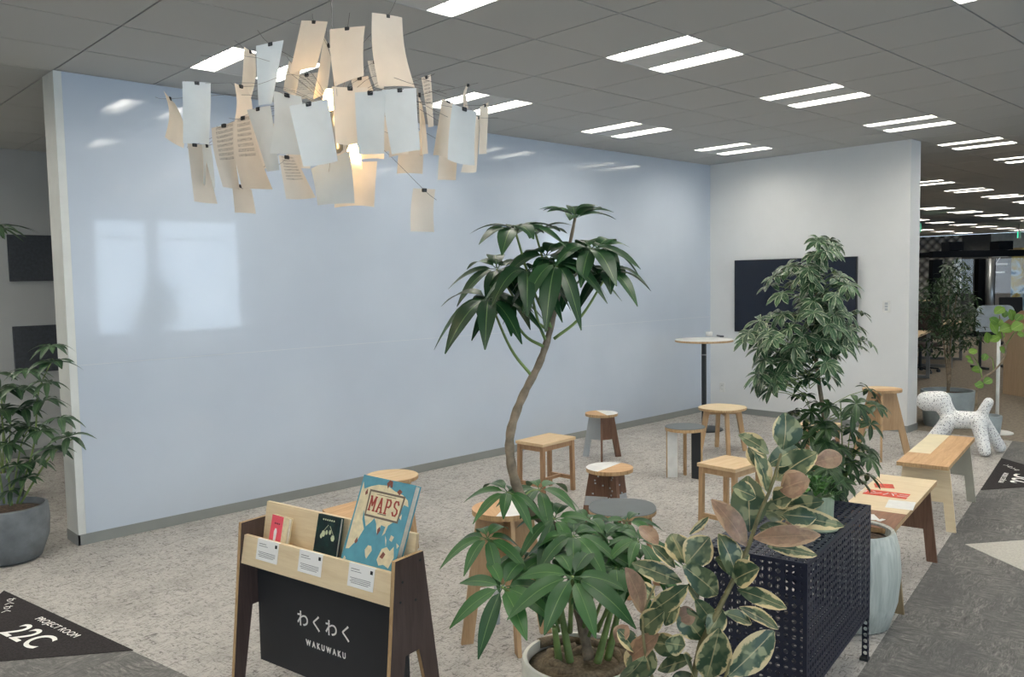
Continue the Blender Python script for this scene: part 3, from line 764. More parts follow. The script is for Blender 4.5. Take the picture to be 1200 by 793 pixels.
LET = {'M': [((.1, 0), (.1, 1)), ((.9, 0), (.9, 1)), ((.1, 1), (.5, .35)), ((.9, 1), (.5, .35)), ((-.05, 0), (.28, 0)), ((.72, 0), (1.05, 0)), ((-.05, 1), (.2, 1)), ((.8, 1), (1.05, 1))],
       'A': [((.12, 0), (.5, 1)), ((.88, 0), (.5, 1)), ((.28, .32), (.72, .32)), ((-.05, 0), (.28, 0)), ((.72, 0), (1.05, 0))],
       'P': [((.2, 0), (.2, 1)), ((.05, 1), (.65, 1)), ((.65, 1), (.85, .86)), ((.85, .86), (.85, .62)), ((.85, .62), (.65, .48)), ((.65, .48), (.2, .48)), ((.02, 0), (.42, 0))],
       'S': [((.86, .8), (.66, 1)), ((.66, 1), (.3, 1)), ((.3, 1), (.14, .8)), ((.14, .8), (.22, .6)), ((.22, .6), (.78, .42)), ((.78, .42), (.86, .2)), ((.86, .2), (.66, 0)), ((.66, 0), (.3, 0)), ((.3, 0), (.1, .2))]}
mt_ = MB()
for i_, ch_ in enumerate('MAPS'):
    lw, lh = .030, .052; x0 = q(.545, 0)[0]-.077+i_*.0405; y0 = q(0, .735)[1]-.026
    for (a_, b_) in LET[ch_]:
        A_ = Vector((x0+a_[0]*lw, y0+a_[1]*lh, cz+.002)); B_ = Vector((x0+b_[0]*lw, y0+b_[1]*lh, cz+.002)); d_ = (B_-A_).normalized()*.002
        mt_.bar(A_-d_, B_+d_, .0078 if abs(d_.y) > abs(d_.x) else .0055, .0006)
mt_.build('title', redp, ca)
poly(ca, [q(*a) for a in ((.35, .83), (.72, .83), (.72, .836), (.35, .836))], frame_p, 'subtitle_line', z=cz+.0019)
poly(ca, [q(*a) for a in ((.46, .645), (.62, .645), (.62, .655), (.46, .655))], frame_p, 'subtitle_line', z=cz+.0019)
dk = NT('dark green photographic cover'); cc_ = dk.coord()
dk.bsdf(dk.ramp(dk.noise(cc_, 18, 3), [(.35, (14, 26, 34)), (.6, (20, 52, 50)), (.75, (38, 98, 86))]), .4)
tb2, cb = book('paperback', 'dark green paperback with pale glowing flowers, middle of the rack', 2.135, 2.50, .5415, .13, .19, .014, 0, math.radians(14), dk.m)
fl = plain('pale flower print', (196, 204, 168), .5)
poly(cb, [[(x+.011*math.cos(a*PI/3), y+.013*math.sin(a*PI/3)) for a in range(6)] for x, y in ((-.022, .118), (.034, .108))], fl, 'flower_print')
poly(cb, [[(x+.007*math.cos(a*PI/3), y+.010*math.sin(a*PI/3)) for a in range(6)] for x, y in ((-.004, .125), (.015, .128), (-.032, .108))], fl, 'flower_print')
poly(cb, [[(-.022, .13), (-.020, .13), (.002, .155), (0, .155)], [(.034, .12), (.036, .12), (.012, .152), (.010, .15)]], fl, 'flower_stem_print')
poly(cb, [[(-.035+.012*i, .170), (-.028+.012*i, .170), (-.028+.012*i, .176), (-.035+.012*i, .176)] for i in range(6)], fl, 'title_lettering')
pink = plain('coral pink cover', (238, 92, 108), .5, var=.03)
tc, cc = book('paperback', 'small coral pink paperback at the left of the rack', 2.125, 2.775, .5415, .105, .15, .018, math.radians(-2), math.radians(12), [land][0])
poly(cc, [(-.0525, 0), (.02, 0), (.02, .15), (-.0525, .15)], pink, 'pink_jacket')
poly(cc, [(-.026, .045), (-.012, .045), (-.010, .085), (-.014, .098), (-.022, .098), (-.028, .085)], paper_m, 'figure_print', z=cz+.0006)
poly(cc, [[(-.03+.009*i, .115), (-.025+.009*i, .115), (-.025+.009*i, .121), (-.03+.009*i, .121)] for i in range(4)], blk_m, 'title_lettering', z=cz+.0006)

# ------------------------------------------------------------------ perforated steel cabinet
def perf(m, o, ex, ey, w, h, pitch=.0282, r=.0088):
    o, ex, ey = Vector(o), Vector(ex), Vector(ey)
    nx, ny = max(1, round(w/pitch)), max(1, round(h/pitch)); px, py = w/nx, h/ny
    for i in range(nx):
        for j in range(ny):
            c = o+ex*((i+.5)*px)+ey*((j+.5)*py)
            sq = [(-1, -1), (0, -1), (1, -1), (1, 0), (1, 1), (0, 1), (-1, 1), (-1, 0)]
            A = [c+ex*(a*px/2)+ey*(b*py/2) for a, b in sq]
            B = [c+(ex*math.cos(k)+ey*math.sin(k))*r for k in [math.radians(225+45*q_) for q_ in range(8)]]
            m.add(A+B, [(k, (k+1) % 8, 8+(k+1) % 8, 8+k) for k in range(8)])
CU0, CU1, CV0, CV1, CZ0, CZ1 = 2.80, 3.672, .838, 1.205, .195, .667
cw_, cd_ = CU1-CU0, CV1-CV0
cab = thing('perforated_cabinet', 'dark navy perforated steel cabinet on short legs', 'cabinet', W((CU0+CU1)/2, (CV0+CV1)/2, 0), A10)
hx, hy = cw_/2, cd_/2
for nm, o, ex, ey, w_, h_ in (('side_panel', (-hx, -hy, CZ0), Y, Zv, cd_, CZ1-CZ0), ('side_panel', (hx, -hy, CZ0), Y, Zv, cd_, CZ1-CZ0),
                          ('front_panel', (-hx, -hy, CZ0), X, Zv, cw_, CZ1-CZ0), ('back_panel', (-hx, hy, CZ0), X, Zv, cw_, CZ1-CZ0),
                          ('top_panel', (-hx, -hy, CZ1), X, Y, cw_, cd_), ('bottom_panel', (-hx, -hy, CZ0+.01), X, Y, cw_, cd_)):
    m = MB(); perf(m, o, ex, ey, w_, h_); pnl = m.build(nm, navy_metal, cab)
    sm = pnl.modifiers.new('thick', 'SOLIDIFY'); sm.thickness = .0015; sm.offset = 0
m = MB(); e = .014
for sx in (-1, 1):
    for sy in (-1, 1): m.box((sx*(hx-e/2+.001), sy*(hy-e/2+.001), (CZ0+CZ1)/2), (e, e, CZ1-CZ0))
for z in (CZ0+e/2, CZ1-e/2):
    for sy in (-1, 1): m.box((0, sy*(hy-e/2+.0012), z), (cw_, e, e))
    for sx in (-1, 1): m.box((sx*(hx-e/2+.0012), 0, z), (e, cd_, e))
m.build('frame', navy_metal, cab)
for sx in (-1, 1):
    for sy in (-1, 1):
        m = MB(); p0 = Vector((sx*(hx-.001), sy*(hy-.001), 0))
        perf(m, p0+Vector((0, -sy*.028 if sy > 0 else 0, .012)), Y, Zv, .028, CZ0-.01)
        perf(m, p0+Vector((-sx*.028 if sx > 0 else 0, 0, .012)), X, Zv, .028, CZ0-.01)
        lg = m.build('leg', navy_metal, cab); sm = lg.modifiers.new('thick', 'SOLIDIFY'); sm.thickness = .002; sm.offset = 0
        m = MB(); m.box((sx*(hx-.014), sy*(hy-.014), .006), (.034, .034, .012)); m.build('foot', black_metal, lg)

# ------------------------------------------------------------------ pots
def pot(label, loc, prof, mat, rim_in, soil_z, name='potted_plant', soilm=None, cat='plant', n=56, group=None):
    t = thing(name, label, cat, loc, 0, group)
    m = MB(); m.lathe(prof, n=n); shade_auto(m.build('pot', mat, t), 50)
    m = MB(); m.lathe([(rim_in, soil_z-.004), (rim_in*.6, soil_z+.004), (0, soil_z+.006)], n=32); m.build('soil', soilm or soil, t, smooth=True)
    return t
def loc(t, p): return Vector(p)-t.location
def wob(pts, k=4):
    """catmull-rom through the points"""
    P = [Vector(p) for p in pts]; P = [P[0]*2-P[1]]+P+[P[-1]*2-P[-2]]; out = []
    for i in range(1, len(P)-2):
        for j in range(k):
            t = j/k; a, b, c, d = P[i-1], P[i], P[i+1], P[i+2]
            out.append(.5*((2*b)+(c-a)*t+(2*a-5*b+4*c-d)*t*t+(3*b-a-3*c+d)*t**3))
    out.append(P[-2]); return out
def palmate(m, c, axis, L, wid, n=8, elev=20, droop=.45, spread=360, start=None, jit=.15, nseg=7, wav=.0, peak=.5, sharp=.9, stalk=.0):
    axis = Vector(axis).normalized(); e1 = axis.orthogonal().normalized(); e2 = axis.cross(e1)
    a0 = random.uniform(0, 6.28) if start is None else start
    for i in range(n):
        a = a0+math.radians(spread)*i/n+random.uniform(-.12, .12)
        el = math.radians(elev+random.uniform(-14, 14)); l = L*random.uniform(1-jit, 1+jit*.6)
        d = (e1*math.cos(a)+e2*math.sin(a))*math.cos(el)+axis*math.sin(el)
        pe = c+d*(l*.02)
        m.leaf(pe, pe+d*l, wid*l/L*random.uniform(.9, 1.1), axis, bow=.03, fold=.22, n=nseg, peak=peak, sharp=sharp, stalk=stalk, droop=droop*random.uniform(.7, 1.25), wav=wav)

# big umbrella tree -------------------------------------------------
PD = 2.75
pc = AD(680, 768, PD)
bt = pot('umbrella tree with a long curved trunk in a white pot', (pc.x, pc.y, 0),
         [(.13, 0), (.17, .02), (.19, .20), (.193, pc.z-.01), (.188, pc.z), (.176, pc.z), (.172, pc.z-.08), (0, pc.z-.08)], white_pot, .172, pc.z-.03, 'umbrella_tree', burlap)
m = MB()
for i in range(7):      # folds of the burlap cover
    a = i*.9; r0 = .06+.015*i; pts = [Vector((r0*math.cos(a+j*.5)*1.2, r0*math.sin(a+j*.5)*1.2, pc.z-.022+.012*math.sin(j*1.7+i))) for j in range(6)]
    m.tube(wob(pts), .018, 8)
m.build('burlap_cover', burlap, bt, smooth=True)
TR = [(690, 772, 2.75, .019), (684, 740, 2.76, .018), (672, 690, 2.78, .0175), (668, 650, 2.78, .017), (656, 622, 2.76, .0165), (632, 607, 2.74, .0165), (616, 590, 2.73, .0165), (604, 565, 2.72, .016), (598, 535, 2.72, .0155), (598, 508, 2.72, .015), (606, 480, 2.73, .0145), (617, 455, 2.75, .0135), (631, 428, 2.77, .0125), (641, 400, 2.78, .0115), (648, 372, 2.79, .0105), (653, 350, 2.79, .009), (660, 318, 2.79, .007), (668, 285, 2.79, .006), (674, 255, 2.79, .005)]
cp = [loc(bt, AD(a, b, c)) for a, b, c, r in TR]; pts = wob(cp, 4)
rad = list(np.interp(np.linspace(0, len(TR)-1, len(pts)), range(len(TR)), [t_[3] for t_ in TR])); rad = [r*(1+.10*math.sin(i*2.1)) for i, r in enumerate(rad)]
m = MB(); m.tube(pts, rad, 10); m.build('trunk', trunk_m, bt, smooth=True)
def stemfrom(t, a, b, mid=None, r=.0045, mat=stem_g, name='branch', up=.03):
    A, B = loc(t, a), loc(t, b); mid_ = (A+B)/2+Vector((0, 0, -up)) if mid is None else loc(t, mid)
    q_ = MB(); pts = wob([A, mid_, B], 6); q_.tube(pts, list(np.linspace(r*1.25, r*.8, len(pts))), 7); return q_.build(name, mat, t, smooth=True)
CL = [  # cluster centre x, y, depth, leaf length, attach x, y, depth, n, elev, droop
 (674, 256, 2.79, .135, None, 9, 34, .25), (603, 268, 2.74, .155, (646, 384, 2.78), 9, 18, .38), (628, 275, 2.90, .13, (655, 340, 2.79), 8, 25, .35),
 (692, 292, 2.72, .155, (660, 318, 2.79), 9, 12, .55), (713, 319, 2.78, .14, (649, 397, 2.78), 9, 8, .55), (582, 315, 2.84, .15, (644, 388, 2.78), 9, 10, .50),
 (573, 350, 2.70, .165, (623, 440, 2.76), 9, 8, .60), (590, 352, 2.78, .13, (637, 406, 2.77), 8, 5, .60), (652, 310, 2.66, .165, (655, 335, 2.79), 10, 5, .70), (618, 318, 2.68, .15, (640, 400, 2.78), 9, 5, .65),
 (640, 300, 2.76, .14, (658, 325, 2.79), 8, 20, .45), (668, 318, 2.92, .15, (660, 325, 2.79), 8, 10, .5), (700, 292, 2.88, .14, (668, 310, 2.79), 8, 12, .5)]
m = MB()
for x, y, d, L, at, n, el, dr in CL:
    c = AD(x, y, d)
    if at: stemfrom(bt, AD(*at), c, up=.035)
    ax = Vector((random.uniform(-.15, .15), random.uniform(-.15, .15), 1)) - CW*.25
    palmate(m, loc(bt, c), ax, L*1.12, L*.40, n, el, dr*1.15, nseg=9, stalk=.12, peak=.52)
m.build('foliage', sch_leaf, bt, smooth=True)
CL2 = [(595, 577, 2.70, .145, (606, 590, 2.73)), (632, 574, 2.80, .165, (612, 585, 2.73)), (650, 608, 2.70, .15, (640, 613, 2.75)), (571, 631, 2.66, .145, (640, 690, 2.72)), (589, 688, 2.50, .165, (650, 735, 2.70)),
       (671, 676, 2.44, .185, (668, 740, 2.70)), (643, 655, 2.66, .15, (655, 730, 2.74)), (672, 628, 2.62, .15, (668, 680, 2.76)), (708, 630, 2.72, .15, (690, 720, 2.75)), (748, 634, 2.66, .14, (700, 740, 2.73)),
       (722, 665, 2.58, .17, (690, 745, 2.72)), (700, 650, 2.66, .16, (684, 735, 2.72)), (615, 655, 2.78, .13, (640, 700, 2.76)), (735, 612, 2.85, .13, (700, 700, 2.76)), (690, 610, 2.85, .12, (680, 660, 2.78)),
       (752, 660, 2.62, .14, (700, 735, 2.72)), (640, 690, 2.72, .12, (655, 740, 2.73))]
m = MB()
for i, (x, y, d, L, at) in enumerate(CL2):
    c = AD(x, y, d); stemfrom(bt, AD(*at), c, r=.005 if i != 5 else .007, up=-.01)
    fwd = .85 if i in (4, 5) else .3
    ax = Vector((random.uniform(-.15, .15), random.uniform(-.15, .15), 1)) - CW*fwd
    palmate(m, loc(bt, c), ax, L*1.0, L*.315, 8, nseg=9, stalk=.14, peak=.55, elev=8 if i not in (4, 5) else 4, droop=.6 if i not in (4, 5) else .35)
m.build('foliage', sch_low, bt, smooth=True)
for a, b in (((668, 775, 2.72), (655, 700, 2.70)), ((700, 776, 2.72), (716, 715, 2.70)), ((712, 772, 2.76), (728, 700, 2.72)), ((655, 772, 2.74), (650, 735, 2.68))):
    stemfrom(bt, AD(*a), AD(*b), r=.011, up=0, name='side_trunk')

# variegated rubber plant, close to the camera ----------------------
RD = 2.30
pb = AD(815, 860, RD)
rt_ = pot('variegated rubber plant with cream and pink edged leaves in the foreground', (pb.x, pb.y, 0),
          [(.10, 0), (.14, .02), (.16, .26), (.155, .27), (.145, .27), (.14, .22), (0, .22)], white_pot, .14, .245, 'rubber_plant')
def RP(x, y, dd=0.0): return AD(720+x/2.533, 480+y/2.533, RD+dd)
def rstem(pts, r0, r1, name='stem'):
    q_ = MB(); P = wob([loc(rt_, RP(*p)) for p in pts], 5); q_.tube(P, list(np.linspace(r0, r1, len(P))), 8); q_.build(name, rub_stem, rt_, smooth=True)
rstem([(225, 960), (235, 800), (262, 690), (310, 590), (360, 490), (400, 400), (430, 310), (465, 230), (495, 130)], .010, .004)
rstem([(235, 960), (240, 760, .02), (262, 640, .04), (235, 540, .05), (215, 450, .05)], .006, .003)
rstem([(215, 960), (150, 860, -.03), (100, 760, -.05), (85, 620, -.03), (120, 520, -.02)], .006, .003)
rstem([(240, 930), (300, 860, -.05), (330, 790, -.08), (345, 740, -.08)], .006, .003)
RL_ = [(500, 118, 507, 8, 76, .60), (458, 130, 368, 74, 44, .6), (455, 245, 418, 128, 62, .1), (485, 205, 602, 128, 74, .2), (492, 240, 580, 208, 72, .95), (450, 165, 545, 112, 50, .3), (590, 158, 676, 138, 46, .8),
       (402, 362, 396, 196, 84, .15), (392, 405, 288, 266, 56, .9), (365, 505, 308, 368, 70, .3), (412, 380, 612, 372, 50, .93), (470, 300, 682, 346, 46, .35), (480, 292, 622, 272, 46, .25), (500, 345, 570, 330, 40, .9),
       (455, 405, 602, 432, 40, .2), (355, 505, 430, 470, 66, .1), (307, 548, 203, 462, 62, .2), (212, 458, 282, 378, 74, .4), (208, 455, 168, 368, 64, .3), (200, 512, 52, 455, 48, .45), (86, 605, 32, 468, 56, .98), (104, 600, 218, 520, 52, .3), (365, 533, 512, 590, 46, .3),
       (370, 585, 487, 652, 52, .1), (325, 602, 408, 634, 34, .2), (262, 682, 188, 586, 62, .2), (276, 665, 322, 592, 50, .5), (272, 800, 312, 648, 82, .35), (338, 790, 474, 656, 76, .3), (96, 690, 66, 800, 84, .1),
       (128, 772, 232, 738, 42, .25), (34, 748, 132, 664, 48, .65), (105, 688, 205, 700, 54, .1), (78, 655, 148, 598, 56, .2), (222, 370, 280, 318, 20, .5), (4, 690, 40, 640, 40, .9), (235, 800, 205, 725, 50, .3),
       (440, 300, 520, 300, 60, .2), (330, 470, 400, 430, 60, .25), (250, 560, 215, 520, 50, .2), (160, 830, 250, 800, 60, .3), (20, 800, 90, 730, 60, .2), (420, 260, 350, 230, 50, .25), (300, 640, 240, 560, 40, .3), (470, 270, 530, 250, 52, .15), (60, 720, 10, 650, 50, .3),
       (130, 400, 75, 345, 40, .95), (180, 470, 110, 400, 44, .5), (470, 285, 560, 300, 56, .3), (500, 310, 600, 320, 50, .62), (480, 210, 530, 190, 56, .2), (455, 340, 540, 390, 44, .3), (430, 350, 490, 370, 44, .2), (440, 180, 400, 110, 50, .25), (210, 700, 150, 690, 50, .3), (120, 560, 60, 520, 44, .2), (190, 620, 240, 600, 44, .64), (380, 480, 300, 440, 46, .2), (150, 640, 190, 560, 46, .25)]
m = MB()
for bx_, by_, tx, ty, w_, rn in RL_:
    d0 = random.uniform(-.03, .05); d1 = d0+random.uniform(-.07, .05)
    b, t_ = RP(bx_, by_, d0), RP(tx, ty, d1)
    nrm = -CW + Vector((random.uniform(-.6, .6), random.uniform(-.6, .6), random.uniform(.0, 1.1)))
    m.leaf(loc(rt_, b), loc(rt_, t_), w_/2.533/FPX*RD*1.28, nrm, bow=random.uniform(.02, .10), fold=random.uniform(.08, .3), n=9, peak=.48, rnd=rn, sharp=.62, wav=.03)
m.build('foliage', rub_leaf, rt_, smooth=True)

# dwarf umbrella plant in the tall pale green pot -------------------
gp = NT('pale green ribbed glaze'); gc = gp.coord(); gs = gp.noise(gp.mapping(gc, scale=(30, 30, 1.5)), 2, 3)
gp.bsdf(gp.ramp(gs, [(.35, (166, 172, 164)), (.65, (192, 196, 188))]), .5, bump=gs, bs=.4, bd=.01)
au, av = 4.03, .985
ab = pot('dwarf umbrella plant in a tall pale green pot behind the cabinet', W(au, av, 0), [(.13, 0), (.15, .01), (.185, .13), (.198, .27), (.19, .38), (.172, .445), (.166, .455), (.152, .45), (.148, .40), (0, .40)], gp.m, .148, .415, 'dwarf_umbrella_plant')
def tubep(t, pts, r0, r1, mat, name, k=5):
    q_ = MB(); P = wob([loc(t, p) for p in pts], k); q_.tube(P, list(np.linspace(r0, r1, len(P))), 8); return q_.build(name, mat, t, smooth=True)
pt = W(au, av, .40)
tubep(ab, [pt, AD(975, 560, 3.86), AD(968, 500, 3.84), AD(960, 450, 3.84), AD(955, 400, 3.84), AD(957, 340, 3.84), AD(962, 300, 3.84)], .014, .005, trunk_m, 'trunk')
for e_, r_ in (((1002, 520), .006), ((1000, 480), .005), ((930, 500), .005), ((985, 470), .005), ((1015, 505), .005)):
    tubep(ab, [pt, AD(990 if e_[0] > 960 else 965, 570, 3.9), AD(e_[0], e_[1], 3.85)], r_, r_*.5, stem_g, 'stem')
m = MB(); ms = MB()
def blob(cx, cy, rx, ry, n, d, L, ax_=None):
    for _ in range(n):
        while True:
            a, b = random.uniform(-1, 1), random.uniform(-1, 1)
            if a*a+b*b < 1: break
        dd = random.uniform(-.24, .24)*math.sqrt(max(0, 1-a*a-b*b))+random.uniform(-.03, .03)
        c = AD(cx+a*rx, cy+b*ry, d+dd)
        tr = AD(957+(cx-957)*.3, cy+b*ry*.8+14, d); v = (c-tr).normalized()
        palmate(m, loc(ab, c), Vector((v.x*.6, v.y*.6, .9))-CW*.2, L*random.uniform(.8, 1.15), L*.42, 7, 5, .45, nseg=5, peak=.62, sharp=.55, stalk=.1)
        ms.tube([loc(ab, tr), loc(ab, (tr+c)/2+Vector((0, 0, .01))), loc(ab, c)], .0018, 4)
blob(962, 292, 22, 14, 9, 3.84, .062); blob(950, 335, 48, 28, 26, 3.84, .068); blob(945, 385, 62, 34, 40, 3.84, .072); blob(930, 425, 50, 30, 30, 3.82, .072)
blob(975, 345, 35, 30, 16, 3.86, .066); blob(985, 385, 40, 25, 14, 3.86, .066); blob(895, 400, 24, 18, 8, 3.82, .066); blob(905, 440, 18, 22, 7, 3.8, .066); blob(920, 450, 14, 14, 4, 3.8, .066)
m.build('foliage', arb_leaf, ab, smooth=True)
m = MB()
blob(980, 505, 50, 38, 22, 3.84, .068); blob(1008, 480, 26, 28, 10, 3.82, .066); blob(935, 490, 22, 30, 10, 3.84, .06); blob(1000, 545, 34, 26, 9, 3.78, .07); blob(965, 550, 24, 22, 8, 3.78, .07); blob(992, 570, 24, 14, 5, 3.75, .07)
m.build('foliage', dark_leaf, ab, smooth=True); ms.build('twigs', stem_g, ab)

# small pot on the cabinet ------------------------------------------
rib = NT('sage ribbed ceramic'); rc = rib.coord(); 
rib.bsdf(rib.ramp(rib.noise(rc, 20, 2), [(.3, (136, 148, 124)), (.7, (152, 164, 140))]), .5)
sp0 = AZ(958, 618, .668)
sm_ = thing('small_potted_plant', 'small bushy plant in a ribbed sage green pot on the cabinet', 'plant', (sp0.x, sp0.y, .6685))
m = MB(); n = 60; prof = [(.050, 0), (.056, .004), (.060, .125), (.0575, .13), (.053, .13), (.052, .10), (0, .10)]
m.lathe(prof, n=n)
for i, p in enumerate(m.v):
    r = math.hypot(p[0], p[1]); k = i % n
    if r > .054 and .003 < p[2] < .129 and k % 3 == 0: m.v[i] = (p[0]*.965, p[1]*.965, p[2])
m.build('pot', rib.m, sm_)
m = MB(); m.lathe([(.075, 0), (.08, .008), (.076, .008), (.05, .004)], n=40); m.build('saucer', rib.m, sm_, smooth=True)
m = MB()
for _ in range(120):
    a, r = random.uniform(0, 6.28), random.uniform(0, .075); z = .12+random.uniform(0, .09)*(1-r*6)
    p = Vector((r*math.cos(a), r*math.sin(a), z)); d = Vector((math.cos(a)*.6, math.sin(a)*.6, random.uniform(-.2, .9))).normalized()
    m.leaf(p, p+d*random.uniform(.022, .036), .016, Zv, n=3, sharp=.7)
m.build('foliage', leafmat('small plant leaf', (48, 92, 40), (80, 124, 56)), sm_, smooth=True)

# left plant ---------------------------------------------------------
lp = AZ(13, 655)
lt = pot('loose-leaved plant in a grey concrete pot at the left edge', (lp.x, lp.y, 0), [(.13, 0), (.17, .015), (.215, .14), (.222, .25), (.215, .33), (.198, .335), (.19, .28), (0, .28)], concrete, .19, .30, 'umbrella_plant')
LD = (Vector((lp.x, lp.y, .5))-EYE).dot(CW)
bs = [((20, 590), (40, 520), (45, 460), (62, 420)), ((14, 592), (8, 540), (2, 490), (-10, 440)), ((24, 590), (55, 540), (75, 520), (90, 512)), ((10, 590), (18, 560), (25, 520), (35, 500)), ((5, 590), (-10, 500), (-30, 400), (-38, 290))]
for b in bs: tubep(lt, [AD(x, y, LD) for x, y in b], .007, .003, stem_g, 'stem')
m = MB()
for x, y, L in ((62, 425, .17), (80, 512, .15), (50, 470, .17), (35, 500, .16), (20, 455, .16), (3, 480, .17), (40, 540, .15), (8, 520, .15), (-10, 440, .18), (70, 490, .13), (12, 575, .10), (-20, 500, .18), (60, 405, .13), (30, 560, .13), (55, 448, .13), (28, 478, .15), (48, 505, .13), (15, 500, .15), (62, 525, .13), (0, 455, .15), (32, 435, .14), (20, 545, .12)):
    palmate(m, loc(lt, AD(x, y, LD+(random.uniform(-.12, .12) if x < 55 else -.32))), Vector((0, 0, 1))-CW*.1, L*.95, L*.30, 9, 8, .5, nseg=6)
for x, y, L in ((-16, 266, .26), (-8, 268, .24)): palmate(m, loc(lt, AD(x, y, LD)), Vector((0, 0, 1)), L, L*.16, 9, 8, .35, nseg=5)
m.build('foliage', left_leaf, lt, smooth=True)
l2 = AZ(6, 590)
lt2 = pot('second smaller grey pot with stems, behind the pot at the left edge', (l2.x, l2.y, 0), [(.09, 0), (.12, .01), (.15, .22), (.145, .26), (.13, .26), (.125, .21), (0, .21)], concrete, .125, .23, 'umbrella_plant')
m = MB()
for k in range(4):
    a = k*1.6; c = Vector((.07*math.cos(a), .07*math.sin(a), .62+.09*k)); palmate(m, c, Zv, .13, .035, 7, 10, .35, nseg=5)
    q_ = MB(); q_.tube([(0, 0, .22), tuple(c*.6), tuple(c)], .005, 6); q_.build('stem', stem_g, lt2)
m.build('foliage', left_leaf, lt2, smooth=True)

# ------------------------------------------------------------------ paper-note lamp
LD0 = 2.60
hub = AD(392, 118, LD0)
lamp = thing('pendant_lamp', 'hanging lamp of many paper notes clipped to thin wires', 'pendant lamp', (hub.x, hub.y, hub.z))
def mk_note(name, base, scrib=False):
    t = NT(name); c = t.coord('UV'); ob = t.coord()
    col = t.ramp(t.noise(ob, 14, 3), [(.3, base), (.7, tuple(min(255, x+8) for x in base))])
    if scrib:
        sx = t.n('ShaderNodeSeparateXYZ'); t.l(c, sx.inputs[0])
        line = t.math('ABSOLUTE', t.math('SUBTRACT', t.math('FRACT', t.math('MULTIPLY', sx.outputs[1], 14.0)), .5))
        wv = t.noise(t.mapping(c, scale=(40, 14, 1)), 2.2, 2)
        hh = t.math('MULTIPLY', t.math('LESS_THAN', t.math('ABSOLUTE', t.math('SUBTRACT', wv, .5)), .035), t.math('LESS_THAN', line, .3))
        inb = t.math('MULTIPLY', t.math('GREATER_THAN', sx.outputs[0], .15), t.math('LESS_THAN', sx.outputs[0], .85))
        hh = t.math('MULTIPLY', hh, t.math('MULTIPLY', inb, t.math('GREATER_THAN', sx.outputs[1], .45)))
        col = t.mix(t.math('MULTIPLY', hh, .8), col, (70, 66, 62))
    d = t.n('ShaderNodeBsdfDiffuse'); t.l(col, d.inputs[0]); r = t.n('ShaderNodeBsdfTranslucent'); t.l(col, r.inputs[0])
    mx = t.n('ShaderNodeMixShader'); mx.inputs[0].default_value = .42
    t.l(d.outputs[0], mx.inputs[1]); t.l(r.outputs[0], mx.inputs[2]); t.l(mx.outputs[0], t.out.inputs[0]); return t.m
note_w = mk_note('daylight-tinted white paper', (204, 211, 214)); note_c = mk_note('lamp-tinted cream paper', (222, 213, 200)); note_s = mk_note('handwritten paper', (218, 210, 198), True)  # same paper; daylight blue and lamp warmth are put into the tints
wire_m = plain('stainless wire', (110, 108, 104), .35, metal=.7)
clip_m = plain('black clip', (28, 28, 30), .5)
